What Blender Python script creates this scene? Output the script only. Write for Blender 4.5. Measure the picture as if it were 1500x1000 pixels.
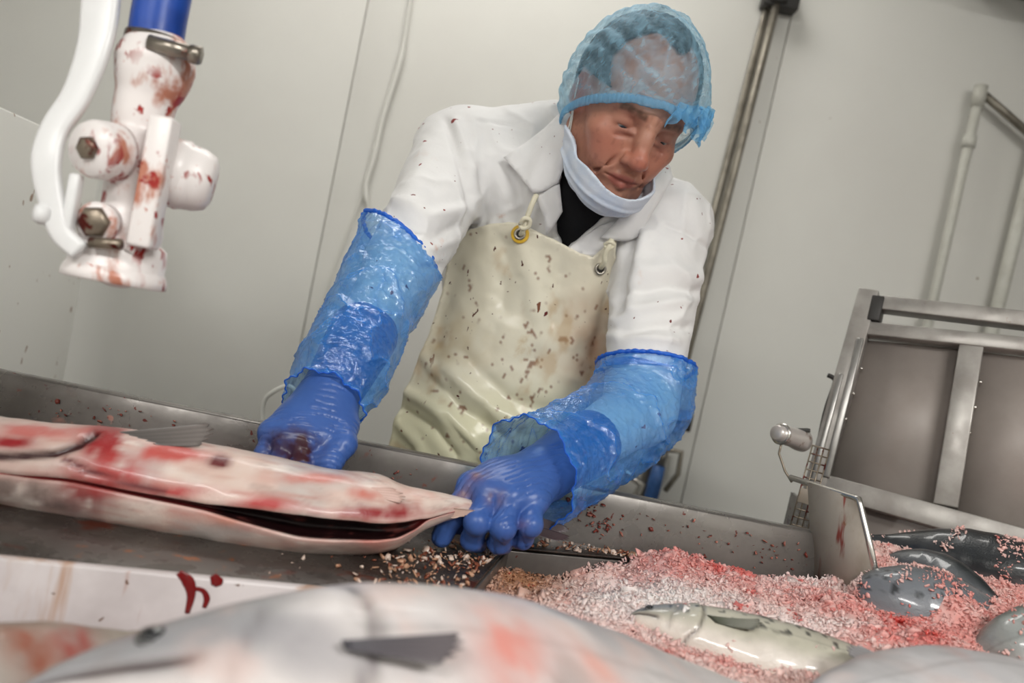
import bpy, bmesh, math, random, time
import numpy as np
from mathutils import Vector, Matrix, geometry

for _o in list(bpy.data.objects):
    bpy.data.objects.remove(_o, do_unlink=True)
SC = bpy.context.scene
COL = SC.collection
random.seed(7)
RNG = np.random.default_rng(11)

# ------------------------------------------------------------------ camera
FPX = 1250.0                                   # focal length for the 1500 px wide frame
ROLL, PITCH = math.radians(12.0), math.radians(3.5)
CAM = np.array([0.0, 0.0, 1.2])
FW = np.array([0, math.cos(PITCH), -math.sin(PITCH)])
U0 = np.array([0, math.sin(PITCH), math.cos(PITCH)])
X0 = np.array([1.0, 0, 0])
RT = math.cos(ROLL) * X0 + math.sin(ROLL) * U0
UP = -math.sin(ROLL) * X0 + math.cos(ROLL) * U0
cam_data = bpy.data.cameras.new('camera')
cam_data.sensor_width = 36.0
cam_data.lens = 36.0 * FPX / 1500.0
cam_data.clip_start = 0.02
cam_data.dof.use_dof = True
cam_data.dof.focus_distance = 1.13
cam_data.dof.aperture_fstop = 3.6
cam = bpy.data.objects.new('camera', cam_data)
COL.objects.link(cam)
cam.matrix_world = Matrix((
    (RT[0], UP[0], -FW[0], CAM[0]), (RT[1], UP[1], -FW[1], CAM[1]),
    (RT[2], UP[2], -FW[2], CAM[2]), (0, 0, 0, 1)))
SC.camera = cam

def P(x, y, d):
    """world point seen at photo pixel (x, y) at depth d metres"""
    return CAM + d * (FW + (x - 750) / FPX * RT + (500 - y) / FPX * UP)

def onz(x, y, z):
    v = FW + (x - 750) / FPX * RT + (500 - y) / FPX * UP
    return CAM + v * (z - CAM[2]) / v[2]

def PX(w):
    v = np.asarray(w, float) - CAM
    d = v @ FW
    return 750 + FPX * (v @ RT) / d, 500 - FPX * (v @ UP) / d, d

# ------------------------------------------------------------------ world, exposure
world = bpy.data.worlds.new('world')
SC.world = world
world.use_nodes = True
world.node_tree.nodes['Background'].inputs[0].default_value = (0.72, 0.76, 0.8, 1)
world.node_tree.nodes['Background'].inputs[1].default_value = 0.1
SC.view_settings.view_transform = 'Standard'
SC.view_settings.look = 'None'
SC.view_settings.gamma = 1.0
SC.view_settings.use_curve_mapping = False
SC.view_settings.exposure = 0.0
SC.cycles.use_denoising = True
SC.cycles.use_adaptive_sampling = True
SC.cycles.adaptive_threshold = 0.02
SC.cycles.max_bounces = 7
SC.cycles.diffuse_bounces = 4
SC.cycles.glossy_bounces = 3
SC.cycles.transparent_max_bounces = 16
# fluorescent ceiling fixtures: (x, y, length along x, length along y, watts); built under the ceiling further down
CEIL_Z = 2.95
LAMPS = [(-0.4, 2.0, 1.3, 0.32, 4.5), (1.35, -1.45, 1.3, 0.32, 88.0), (-1.1, -1.8, 1.3, 0.32, 60.0)]

# ------------------------------------------------------------------ small tools
def srgb(r, g, b):
    def c(v):
        v /= 255.0
        return v / 12.92 if v <= 0.04045 else ((v + 0.055) / 1.055) ** 2.4
    return (c(r), c(g), c(b))

def S(*c):
    return np.array(srgb(*c))

def nrm(v):
    v = np.asarray(v, float)
    return v / np.linalg.norm(v)

def _hash(ix, iy, iz, seed):
    h = (ix.astype(np.int64) * 374761393 + iy.astype(np.int64) * 668265263 + iz.astype(np.int64) * 2147483647 + seed * 974634557) & 0xFFFFFFFF
    h = ((h ^ (h >> 13)) * 1274126177) & 0xFFFFFFFF
    h = ((h ^ (h >> 16)) * 2246822519) & 0xFFFFFFFF
    h = h ^ (h >> 15)
    return (h & 0xFFFF).astype(np.float32) / 32767.5 - 1.0

def vnoise(p, seed=0):
    p = np.asarray(p, np.float32)
    f = np.floor(p)
    i = f.astype(np.int64)
    t = p - f
    t = t * t * (3 - 2 * t)
    out = 0
    for dx in (0, 1):
        wx = t[..., 0] if dx else 1 - t[..., 0]
        for dy in (0, 1):
            wy = t[..., 1] if dy else 1 - t[..., 1]
            for dz in (0, 1):
                wz = t[..., 2] if dz else 1 - t[..., 2]
                out = out + wx * wy * wz * _hash(i[..., 0] + dx, i[..., 1] + dy, i[..., 2] + dz, seed)
    return out

def fbm(p, oct=3, seed=0):
    p = np.asarray(p, np.float32)
    s, a, w = 0, 1.0, 0.0
    for k in range(oct):
        s = s + a * vnoise(p * (2.03 ** k) + 17.3 * k, seed + k)
        w += a
        a *= 0.5
    return s / w

def smooth(x, a, b):
    t = np.clip((x - a) / (b - a), 0, 1)
    return t * t * (3 - 2 * t)

def mixc(a, b, f):
    return a * (1 - f[..., None]) + b * f[..., None]

def link(o, parent=None):
    COL.objects.link(o)
    if parent is not None:
        o.parent = parent
        o.matrix_parent_inverse = parent_inverse(parent)
    return o

_EMPTY_LOC = {}
def parent_inverse(parent):
    return Matrix.Translation(-Vector(_EMPTY_LOC.get(parent.name, (0, 0, 0))))

def tag(o, label=None, cat=None, group=None, kind=None):
    if label: o['label'] = label
    if cat: o['category'] = cat
    if group: o['group'] = group
    if kind: o['kind'] = kind
    return o

def thing(name, loc, label, cat, group=None):
    o = bpy.data.objects.new(name, None)
    o.empty_display_size = 0.05
    COL.objects.link(o)
    o.location = tuple(float(v) for v in loc)
    _EMPTY_LOC[o.name] = o.location[:]
    return tag(o, label, cat, group)

def mesh(name, V, Fs, mat=None, parent=None, smooth_shade=True, col=None, attr=None):
    """one mesh object from vertex array and a face array (or a list of face arrays / tuples)"""
    V = np.asarray(V, np.float32).reshape(-1, 3)
    me = bpy.data.meshes.new(name)
    if isinstance(Fs, np.ndarray):
        Fs = [Fs]
    elif len(Fs) and not isinstance(Fs[0], np.ndarray):
        by = {}
        for f in Fs:
            by.setdefault(len(f), []).append(f)
        Fs = [np.array(v, np.int32) for v in by.values()]
    me.vertices.add(len(V))
    me.vertices.foreach_set('co', V.ravel())
    nl = sum(f.size for f in Fs)
    nf = sum(len(f) for f in Fs)
    me.loops.add(nl)
    me.loops.foreach_set('vertex_index', np.concatenate([f.ravel() for f in Fs]).astype(np.int32))
    starts, s = [], 0
    for f in Fs:
        starts.append(s + np.arange(len(f)) * f.shape[1])
        s += f.size
    me.polygons.add(nf)
    me.polygons.foreach_set('loop_start', np.concatenate(starts).astype(np.int32))
    if smooth_shade:
        me.polygons.foreach_set('use_smooth', np.ones(nf, bool))
    me.update(calc_edges=True)
    me.validate()
    if col is not None:
        a = me.attributes.new('Col', 'FLOAT_COLOR', 'POINT')
        c4 = np.ones((len(V), 4), np.float32)
        c4[:, :3] = np.clip(col, 0, 1)
        a.data.foreach_set('color', c4.ravel())
    for k, v in (attr or {}).items():
        a = me.attributes.new(k, 'FLOAT', 'POINT')
        a.data.foreach_set('value', np.asarray(v, np.float32).ravel())
    if mat is not None:
        me.materials.append(mat)
    o = bpy.data.objects.new(name, me)
    return link(o, parent)

def normals(V, F):
    n = np.zeros_like(V)
    a, b, c = V[F[:, 0]], V[F[:, 1]], V[F[:, 2]]
    fn = np.cross(b - a, c - a)
    if F.shape[1] == 4:
        fn = fn + np.cross(c - a, V[F[:, 3]] - a)
    for k in range(F.shape[1]):
        np.add.at(n, F[:, k], fn)
    return n / np.maximum(np.linalg.norm(n, axis=1, keepdims=True), 1e-12)

class Geo:
    """collects several shapes that form ONE piece"""
    def __init__(self):
        self.v, self.f, self.n = [], [], 0
    def add(self, V, F):
        V = np.asarray(V, float).reshape(-1, 3)
        self.v.append(V)
        self.f += [tuple(int(i) + self.n for i in f) for f in F]
        self.n += len(V)
        return self
    def build(self, name, mat, parent=None, sm=False, bevel=0, col=None):
        o = mesh(name, np.concatenate(self.v), self.f, mat, parent, sm, col)
        if bevel:
            m = o.modifiers.new('bevel', 'BEVEL')
            m.width, m.segments, m.limit_method = bevel, 2, 'ANGLE'
        return o

BOXF = [(0, 1, 3, 2), (4, 6, 7, 5), (0, 4, 5, 1), (2, 3, 7, 6), (0, 2, 6, 4), (1, 5, 7, 3)]
def box(lo, hi):
    return [(x, y, z) for x in (lo[0], hi[0]) for y in (lo[1], hi[1]) for z in (lo[2], hi[2])], BOXF

def obox(c, ax, ay, az):
    """box about c with half-extent vectors"""
    c, ax, ay, az = (np.asarray(q, float) for q in (c, ax, ay, az))
    return [c + sx * ax + sy * ay + sz * az for sx in (-1, 1) for sy in (-1, 1) for sz in (-1, 1)], BOXF

def bar(a, b, w, side, d):
    """rectangular bar from a to b, full width w along `side`, full depth d along the third axis"""
    a, b = np.asarray(a, float), np.asarray(b, float)
    t = nrm(b - a)
    s = np.asarray(side, float)
    s = nrm(s - t * (s @ t))
    n = np.cross(t, s)
    return obox((a + b) / 2, (b - a) / 2, s * w / 2, n * d / 2)

def crom(pts, n):
    """Catmull-Rom through points (any dimension), n samples"""
    p = np.asarray(pts, float)
    p = np.vstack([2 * p[0] - p[1], p, 2 * p[-1] - p[-2]])
    m = len(p) - 3
    u = np.linspace(0, m, n)
    i = np.minimum(u.astype(int), m - 1)
    t = (u - i)[:, None]
    a, b, c, d = p[i], p[i + 1], p[i + 2], p[i + 3]
    return 0.5 * (2 * b + (c - a) * t + (2 * a - 5 * b + 4 * c - d) * t ** 2 + (3 * b - a - 3 * c + d) * t ** 3)

def frames(pts, ref):
    T = np.gradient(pts, axis=0)
    T /= np.linalg.norm(T, axis=1, keepdims=True)
    A = np.zeros_like(T)
    a = np.asarray(ref, float)
    for i in range(len(T)):
        a = a - T[i] * (a @ T[i])
        a = nrm(a)
        A[i] = a
    return T, A, np.cross(T, A)

def gridfaces(n, m, wrap=True):
    """faces of n rings with m points each"""
    i = np.arange(n - 1)[:, None] * m
    j = np.arange(m if wrap else m - 1)[None]
    j2 = (j + 1) % m
    return np.stack([i + j, i + j2, i + m + j2, i + m + j], -1).reshape(-1, 4)

def tube(pts, rad, seg=12, ref=(0.3, 0.2, 1), caps=True):
    pts = np.asarray(pts, float)
    r = np.broadcast_to(np.asarray(rad, float), (len(pts),))
    T, A, B = frames(pts, ref)
    an = np.linspace(0, 2 * np.pi, seg, endpoint=False)
    V = pts[:, None] + r[:, None, None] * (A[:, None] * np.cos(an)[None, :, None] + B[:, None] * np.sin(an)[None, :, None])
    F = [tuple(f) for f in gridfaces(len(pts), seg)]
    if caps:
        F.append(tuple(range(seg))[::-1])
        F.append(tuple((len(pts) - 1) * seg + k for k in range(seg)))
    return V.reshape(-1, 3), F

def lathe(o, axis, prof, seg=40, ref=(1, 0.1, 0.2)):
    """profile [(distance along axis, radius)] about an axis"""
    o, axis = np.asarray(o, float), nrm(axis)
    a = np.asarray(ref, float)
    a = nrm(a - axis * (a @ axis))
    b = np.cross(axis, a)
    an = np.linspace(0, 2 * np.pi, seg, endpoint=False)
    ring = np.cos(an)[:, None] * a + np.sin(an)[:, None] * b
    V = np.concatenate([o + axis * d + ring * max(r, 1e-5) for d, r in prof])
    F = [tuple(f) for f in gridfaces(len(prof), seg)]
    F.append(tuple(range(seg))[::-1])
    F.append(tuple((len(prof) - 1) * seg + k for k in range(seg)))
    return V, F

# ------------------------------------------------------------------ solid fields (organic shapes)
class Field:
    def __init__(self, lo, hi, h, far=0.06):
        self.lo, self.h, self.far = np.asarray(lo, float), h, far
        self.n = np.ceil((np.asarray(hi, float) - self.lo) / h).astype(int) + 1
        self.a = np.full(self.n, far, np.float32)
    def clone(self, src=None):
        f = Field.__new__(Field)
        f.lo, f.h, f.far, f.n = self.lo, self.h, self.far, self.n
        f.a = (self if src is None else src).a.copy()
        return f
    def whole(self):
        ax = [(self.lo[k] + np.arange(self.n[k]) * self.h).astype(np.float32) for k in range(3)]
        return np.stack(np.meshgrid(*ax, indexing='ij'), -1)
    def sub(self, lo, hi):
        i0 = np.clip(np.floor((np.asarray(lo) - self.lo) / self.h).astype(int), 0, self.n)
        i1 = np.clip(np.ceil((np.asarray(hi) - self.lo) / self.h).astype(int) + 1, 0, self.n)
        sl = tuple(slice(a, b) for a, b in zip(i0, i1))
        ax = [(self.lo[k] + np.arange(i0[k], i1[k]) * self.h).astype(np.float32) for k in range(3)]
        return sl, np.stack(np.meshgrid(*ax, indexing='ij'), -1)
    def _merge(self, lo, hi, fn, k, mode, pad):
        sl, p = self.sub(np.asarray(lo) - pad, np.asarray(hi) + pad)
        if p.size == 0:
            return
        d = fn(p)
        a = self.a[sl]
        if mode == 'sub':
            d = -d
            if k > 0:
                h = np.clip(0.5 - 0.5 * (d - a) / -k, 0, 1)
                h = np.clip(0.5 + 0.5 * (d - a) / k, 0, 1)
                self.a[sl] = a * (1 - h) + d * h + k * h * (1 - h)
            else:
                self.a[sl] = np.maximum(a, d)
        else:
            if k > 0:
                h = np.clip(0.5 + 0.5 * (a - d) / k, 0, 1)
                self.a[sl] = a * (1 - h) + d * h - k * h * (1 - h)
            else:
                self.a[sl] = np.minimum(a, d)
    def cone(self, a, b, ra, rb, k=0.0, mode='add', pad=None):
        a, b = np.asarray(a, np.float32), np.asarray(b, np.float32)
        r = max(ra, rb)
        ba = b - a
        L = float(ba @ ba) + 1e-12
        def fn(p):
            t = np.clip(((p - a) @ ba) / L, 0, 1)
            return np.linalg.norm(p - a - t[..., None] * ba, axis=-1) - (ra + (rb - ra) * t)
        self._merge(np.minimum(a, b) - r, np.maximum(a, b) + r, fn, k, mode, (self.far if pad is None else pad) + k)
        return self
    def chain(self, pts, rs, k=0.0, mode='add', pad=None):
        for i in range(len(pts) - 1):
            self.cone(pts[i], pts[i + 1], rs[i], rs[i + 1], k, mode, pad)
        return self
    def ball(self, c, r, k=0.0, mode='add', rot=None, pad=None):
        c = np.asarray(c, np.float32)
        r = np.asarray(r if np.ndim(r) else (r, r, r), np.float32)
        m = float(r.max())
        def fn(p):
            q = p - c
            if rot is not None:
                q = q @ np.asarray(rot, np.float32).T
            k0 = np.linalg.norm(q / r, axis=-1)
            k1 = np.linalg.norm(q / (r * r), axis=-1)
            return k0 * (k0 - 1) / np.maximum(k1, 1e-6)
        self._merge(c - m, c + m, fn, k, mode, (self.far if pad is None else pad) + k)
        return self
    def sample(self, w):
        g = (np.asarray(w) - self.lo) / self.h
        g = np.clip(g, 0, np.array(self.n) - 1.001)
        i = g.astype(int)
        t = g - i
        o = 0
        for dx in (0, 1):
            for dy in (0, 1):
                for dz in (0, 1):
                    wt = (t[..., 0] if dx else 1 - t[..., 0]) * (t[..., 1] if dy else 1 - t[..., 1]) * (t[..., 2] if dz else 1 - t[..., 2])
                    o = o + wt * self.a[i[..., 0] + dx, i[..., 1] + dy, i[..., 2] + dz]
        return o
    def surf(self):
        A = self.a
        s = A < 0
        nx, ny, nz = (k - 1 for k in A.shape)
        cnt = np.zeros((nx, ny, nz), np.int8)
        for dx in (0, 1):
            for dy in (0, 1):
                for dz in (0, 1):
                    cnt += s[dx:nx + dx, dy:ny + dy, dz:nz + dz]
        idx = np.argwhere((cnt > 0) & (cnt < 8))
        cell = np.full((nx, ny, nz), -1, np.int32)
        cell[idx[:, 0], idx[:, 1], idx[:, 2]] = np.arange(len(idx))
        acc = np.zeros((len(idx), 3))
        num = np.zeros(len(idx))
        for ax in range(3):
            o1, o2 = [k for k in range(3) if k != ax]
            for u in (0, 1):
                for v in (0, 1):
                    c0 = np.zeros(3, int)
                    c0[o1], c0[o2] = u, v
                    c1 = c0.copy()
                    c1[ax] = 1
                    i0, i1 = idx + c0, idx + c1
                    a = A[i0[:, 0], i0[:, 1], i0[:, 2]]
                    b = A[i1[:, 0], i1[:, 1], i1[:, 2]]
                    m = (a < 0) != (b < 0)
                    t = np.where(m, a / np.where(m, a - b, 1), 0)
                    pt = np.tile(c0.astype(float), (len(idx), 1))
                    pt[:, ax] += t
                    acc[m] += pt[m]
                    num[m] += 1
        V = (idx + acc / num[:, None]) * self.h + self.lo
        Q = []
        for ax in range(3):
            o1, o2 = [(1, 2), (2, 0), (0, 1)][ax]
            lo = [slice(None)] * 3
            hi = [slice(None)] * 3
            lo[ax], hi[ax] = slice(0, -1), slice(1, None)
            for o in (o1, o2):
                lo[o] = hi[o] = slice(1, -1)
            a, b = s[tuple(lo)], s[tuple(hi)]
            e = np.argwhere(a != b)
            ins = a[e[:, 0], e[:, 1], e[:, 2]]
            e[:, o1] += 1
            e[:, o2] += 1
            def cid(d1, d2):
                q = e.copy()
                q[:, o1] += d1
                q[:, o2] += d2
                return cell[q[:, 0], q[:, 1], q[:, 2]]
            q = np.stack([cid(-1, -1), cid(0, -1), cid(0, 0), cid(-1, 0)], -1)
            q[~ins] = q[~ins][:, ::-1]
            Q.append(q)
        Q = np.concatenate(Q)
        return V, Q[(Q >= 0).all(1)]

def relax(V, F, it=2, f=0.5):
    e = np.concatenate([np.stack([F[:, k], F[:, (k + 1) % F.shape[1]]], 1) for k in range(F.shape[1])])
    deg = np.bincount(e[:, 0], minlength=len(V)) + np.bincount(e[:, 1], minlength=len(V))
    deg = np.maximum(deg, 1)[:, None]
    for _ in range(it):
        s = np.zeros_like(V)
        for k in range(V.shape[1]):
            s[:, k] = np.bincount(e[:, 0], V[e[:, 1], k], len(V)) + np.bincount(e[:, 1], V[e[:, 0], k], len(V))
        V = V * (1 - f) + s / deg * f
    return V

def polysd(x, y, poly):
    """signed distance to a polygon (negative inside)"""
    poly = np.asarray(poly, float)
    d = np.full(x.shape, 1e9)
    ins = np.zeros(x.shape, bool)
    for (x1, y1), (x2, y2) in zip(poly, np.roll(poly, -1, 0)):
        ex, ey = x2 - x1, y2 - y1
        t = np.clip(((x - x1) * ex + (y - y1) * ey) / (ex * ex + ey * ey + 1e-12), 0, 1)
        d = np.minimum(d, (x - x1 - t * ex) ** 2 + (y - y1 - t * ey) ** 2)
        c = ((y1 <= y) & (y < y2)) | ((y2 <= y) & (y < y1))
        ins ^= c & (x < (x2 - x1) * (y - y1) / (y2 - y1 + 1e-12) + x1)
    d = np.sqrt(d)
    return np.where(ins, -d, d)

def linedist(x, y, pts):
    d = np.full(x.shape, 1e9)
    for (x1, y1), (x2, y2) in zip(pts[:-1], pts[1:]):
        ex, ey = x2 - x1, y2 - y1
        t = np.clip(((x - x1) * ex + (y - y1) * ey) / (ex * ex + ey * ey + 1e-12), 0, 1)
        d = np.minimum(d, (x - x1 - t * ex) ** 2 + (y - y1 - t * ey) ** 2)
    return np.sqrt(d)

def sheet_mesh(poly, step):
    """triangulated flat outline: interior grid plus resampled border"""
    poly = np.asarray(poly, float)
    bd = []
    for a, b in zip(poly, np.roll(poly, -1, 0)):
        n = max(1, int(round(np.linalg.norm(b - a) / step)))
        bd += [a + (b - a) * k / n for k in range(n)]
    bd = np.array(bd)
    gx, gy = np.meshgrid(np.arange(poly[:, 0].min(), poly[:, 0].max(), step), np.arange(poly[:, 1].min(), poly[:, 1].max(), step))
    gx = gx + (np.arange(gx.shape[0]) % 2)[:, None] * step / 2
    g = np.stack([gx.ravel(), gy.ravel()], 1)
    g = g[polysd(g[:, 0], g[:, 1], poly) < -step * 0.55]
    pts = np.vstack([bd, g])
    n = len(bd)
    r = geometry.delaunay_2d_cdt([Vector(p) for p in pts], [(i, (i + 1) % n) for i in range(n)], [list(range(n))], 1, 1e-5)
    return np.array([tuple(v) for v in r[0]]), np.array([f for f in r[2] if len(f) == 3], np.int32)

def thicken(V, F, t, N=None):
    """closed slab from an open sheet: pushed t along the normals"""
    if N is None:
        N = normals(V, F)
    n = len(V)
    V2 = np.vstack([V + N * t, V])
    e = {}
    for f in F:
        for k in range(len(f)):
            a, b = int(f[k]), int(f[(k + 1) % len(f)])
            if (b, a) in e:
                del e[(b, a)]
            else:
                e[(a, b)] = 1
    rim = np.array([(b, a, a + n, b + n) for a, b in e], np.int32)
    return V2, [F, F[:, ::-1] + n, rim]
# ------------------------------------------------------------------ materials
class NT:
    def __init__(self, name):
        self.m = bpy.data.materials.new(name)
        self.m.use_nodes = True
        self.t = self.m.node_tree
        self.t.nodes.clear()
        self.out = self.t.nodes.new('ShaderNodeOutputMaterial')
        self.tc = None
    def n(self, kind, **kw):
        o = self.t.nodes.new(kind)
        for k, v in kw.items():
            setattr(o, k, v)
        return o
    def l(self, a, b):
        self.t.links.new(a, b)
    def coord(self, scale=(1, 1, 1), rot=(0, 0, 0)):
        if self.tc is None:
            self.tc = self.n('ShaderNodeTexCoord')
        m = self.n('ShaderNodeMapping')
        m.inputs['Scale'].default_value = scale
        m.inputs['Rotation'].default_value = rot
        self.l(self.tc.outputs['Object'], m.inputs['Vector'])
        return m.outputs[0]
    def noise(self, scale, detail=4, rough=0.55, stretch=(1, 1, 1), rot=(0, 0, 0), dist=0.0):
        t = self.n('ShaderNodeTexNoise')
        t.inputs['Scale'].default_value = scale
        t.inputs['Detail'].default_value = detail
        t.inputs['Roughness'].default_value = rough
        t.inputs['Distortion'].default_value = dist
        self.l(self.coord(stretch, rot), t.inputs['Vector'])
        return t.outputs[0]
    def ramp(self, sock, lo, hi, a=0.0, b=1.0):
        r = self.n('ShaderNodeMapRange')
        r.interpolation_type = 'SMOOTHSTEP'
        for k, v in zip(('From Min', 'From Max', 'To Min', 'To Max'), (lo, hi, a, b)):
            r.inputs[k].default_value = v
        self.l(sock, r.inputs['Value'])
        return r.outputs[0]
    def mix(self, a, b, fac):
        m = self.n('ShaderNodeMix', data_type='RGBA')
        for s, v in ((m.inputs['A'], a), (m.inputs['B'], b)):
            if isinstance(v, (tuple, list, np.ndarray)):
                s.default_value = (*[float(q) for q in v[:3]], 1)
            else:
                self.l(v, s)
        if isinstance(fac, (int, float)):
            m.inputs['Factor'].default_value = fac
        else:
            self.l(fac, m.inputs['Factor'])
        return m.outputs['Result']
    def math(self, op, a, b):
        m = self.n('ShaderNodeMath', operation=op)
        for s, v in ((m.inputs[0], a), (m.inputs[1], b)):
            if isinstance(v, (int, float)):
                s.default_value = v
            else:
                self.l(v, s)
        return m.outputs[0]

def material(name, col=(0.8, 0.8, 0.8), rough=0.5, metal=0.0, attr=False, bump=(), var=None, stains=(), sss=0.0,
             sssr=(0.01, 0.004, 0.002), coat=0.0, spec=0.5, roughvar=None, trans=0.0, ior=1.45):
    """bump: [(scale, strength, stretch)], var: (scale, colour2, lo, hi, stretch), stains: [(scale, lo, hi, colour, stretch, detail)]"""
    g = NT(name)
    b = g.n('ShaderNodeBsdfPrincipled')
    c = None
    if attr:
        a = g.n('ShaderNodeAttribute', attribute_name='Col')
        c = a.outputs['Color']
    base = c if c is not None else col
    if var:
        sc, c2, lo, hi = var[:4]
        st = var[4] if len(var) > 4 else (1, 1, 1)
        base = g.mix(base, c2, g.ramp(g.noise(sc, 5, 0.6, st), lo, hi))
    for s in stains:
        sc, lo, hi, c2 = s[:4]
        st = s[4] if len(s) > 4 else (1, 1, 1)
        dt = s[5] if len(s) > 5 else 4
        f = g.ramp(g.noise(sc, dt, 0.6, st, (0, 0, 0), 0.3), lo, hi)
        if len(s) > 6:      # limit to a region of a second, larger noise
            f = g.math('MULTIPLY', f, g.ramp(g.noise(s[6][0], 2, 0.5, (1, 1, 1), (0.7, 0.3, 0.2)), s[6][1], s[6][2]))
        base = g.mix(base, c2, f)
    if isinstance(base, (tuple, list, np.ndarray)):
        b.inputs['Base Color'].default_value = (*[float(q) for q in base[:3]], 1)
    else:
        g.l(base, b.inputs['Base Color'])
    b.inputs['Roughness'].default_value = rough
    if roughvar:
        g.l(g.ramp(g.noise(roughvar[0], 4), 0.3, 0.7, roughvar[1], roughvar[2]), b.inputs['Roughness'])
    b.inputs['Metallic'].default_value = metal
    b.inputs['Specular IOR Level'].default_value = spec
    b.inputs['IOR'].default_value = ior
    b.inputs['Transmission Weight'].default_value = trans
    if coat:
        b.inputs['Coat Weight'].default_value = coat
        b.inputs['Coat Roughness'].default_value = 0.12
    if sss:
        b.inputs['Subsurface Weight'].default_value = sss
        b.inputs['Subsurface Radius'].default_value = sssr
        b.inputs['Subsurface Scale'].default_value = 1.0
    prev = None
    for s in bump:
        bp = g.n('ShaderNodeBump')
        bp.inputs['Strength'].default_value = s[1]
        bp.inputs['Distance'].default_value = s[3] if len(s) > 3 else 0.002
        g.l(g.noise(s[0], 4, 0.6, s[2] if len(s) > 2 else (1, 1, 1)), bp.inputs['Height'])
        if prev is not None:
            g.l(prev, bp.inputs['Normal'])
        prev = bp.outputs[0]
    if prev is not None:
        g.l(prev, b.inputs['Normal'])
    g.l(b.outputs[0], g.out.inputs['Surface'])
    return g.m

def film(name, tint, body, opac, rough=0.15, attr=None, bump=None, edge=0.35, gloss=0.0):
    """thin see-through sheet: tinted clear part mixed with a coloured surface"""
    g = NT(name)
    b = g.n('ShaderNodeBsdfPrincipled')
    b.inputs['Base Color'].default_value = (*body, 1)
    b.inputs['Roughness'].default_value = rough
    t = g.n('ShaderNodeBsdfTransparent')
    t.inputs[0].default_value = (*tint, 1)
    m = g.n('ShaderNodeMixShader')
    lw = g.n('ShaderNodeLayerWeight')
    lw.inputs[0].default_value = 0.35
    f = g.math('ADD', g.math('MULTIPLY', lw.outputs['Facing'], edge), opac)
    if attr:
        a = g.n('ShaderNodeAttribute', attribute_name=attr)
        f = g.math('ADD', f, a.outputs['Fac'])
    f = g.math('MINIMUM', f, 1.0)
    g.l(f, m.inputs[0])
    g.l(t.outputs[0], m.inputs[1])
    g.l(b.outputs[0], m.inputs[2])
    if bump:
        bp = g.n('ShaderNodeBump')
        bp.inputs['Strength'].default_value = bump[1]
        bp.inputs['Distance'].default_value = bump[3] if len(bump) > 3 else 0.002
        g.l(g.noise(bump[0], 5, 0.6, bump[2] if len(bump) > 2 else (1, 1, 1)), bp.inputs['Height'])
        g.l(bp.outputs[0], b.inputs['Normal'])
    if gloss:
        gl = g.n('ShaderNodeBsdfGlossy')
        gl.inputs['Roughness'].default_value = rough
        if bump:
            g.l(bp.outputs[0], gl.inputs['Normal'])
        fr = g.math('ADD', g.math('MULTIPLY', lw.outputs['Facing'], gloss), 0.09)
        m2 = g.n('ShaderNodeMixShader')
        g.l(fr, m2.inputs[0])
        g.l(m.outputs[0], m2.inputs[1])
        g.l(gl.outputs[0], m2.inputs[2])
        m = m2
    g.l(m.outputs[0], g.out.inputs['Surface'])
    return g.m

BLOOD = srgb(120, 22, 22)
RUST = srgb(140, 85, 50)
M = {}
M['wall'] = material('wall_panel', srgb(224, 223, 217), 0.55, bump=[(60, 0.05)], var=(1.2, srgb(218, 216, 210), 0.35, 0.7),
                     stains=[(38, 0.80, 0.82, srgb(140, 120, 95), (1, 1, 1), 1)])
M['wall_white'] = material('wall_white', srgb(236, 235, 230), 0.5, bump=[(60, 0.05)], stains=[(30, 0.74, 0.765, srgb(150, 120, 100), (1, 1, 1), 1)])
M['floor'] = material('floor_grey', srgb(120, 122, 122), 0.4, bump=[(90, 0.3)])
M['ceiling'] = material('ceiling_white', srgb(205, 205, 200), 0.7, bump=[(30, 0.05)])
M['dark'] = material('dark_metal', srgb(48, 46, 44), 0.5, bump=[(80, 0.1)])
M['steel'] = material('brushed_steel', srgb(166, 162, 157), 0.42, 0.45, var=(14, srgb(142, 137, 132), 0.35, 0.7), roughvar=(22, 0.3, 0.5),
                      bump=[(120, 0.08, (1, 8, 8))], stains=[(26, 0.70, 0.75, srgb(120, 90, 70), (1, 1, 1), 3), (60, 0.74, 0.78, srgb(110, 60, 45), (1, 1, 1), 2)])
M['steel_clean'] = material('clean_steel', srgb(165, 163, 160), 0.33, 0.85, var=(10, srgb(140, 138, 134), 0.35, 0.7), bump=[(150, 0.05, (1, 6, 6))])
M['trough'] = material('wet_trough_steel', srgb(122, 118, 114), 0.36, 0.5, var=(9, srgb(96, 91, 87), 0.35, 0.7), roughvar=(18, 0.22, 0.45),
                       bump=[(40, 0.1)], stains=[(34, 0.62, 0.68, srgb(118, 62, 50), (1, 1, 1), 4, (3, 0.48, 0.6)), (16, 0.66, 0.74, srgb(196, 140, 125), (1, 1, 1), 4, (2.2, 0.45, 0.6)),
                                                 (70, 0.70, 0.74, srgb(90, 40, 34), (1, 1, 1), 2)])
M['plate'] = material('wet_work_plate', srgb(84, 78, 74), 0.26, 0.4, var=(7, srgb(54, 46, 42), 0.35, 0.65), roughvar=(30, 0.16, 0.4), bump=[(55, 0.12)],
                      stains=[(10, 0.56, 0.66, srgb(84, 38, 24), (1, 1.5, 1), 5), (30, 0.64, 0.71, srgb(130, 80, 48), (1, 1, 1), 4)])
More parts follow.
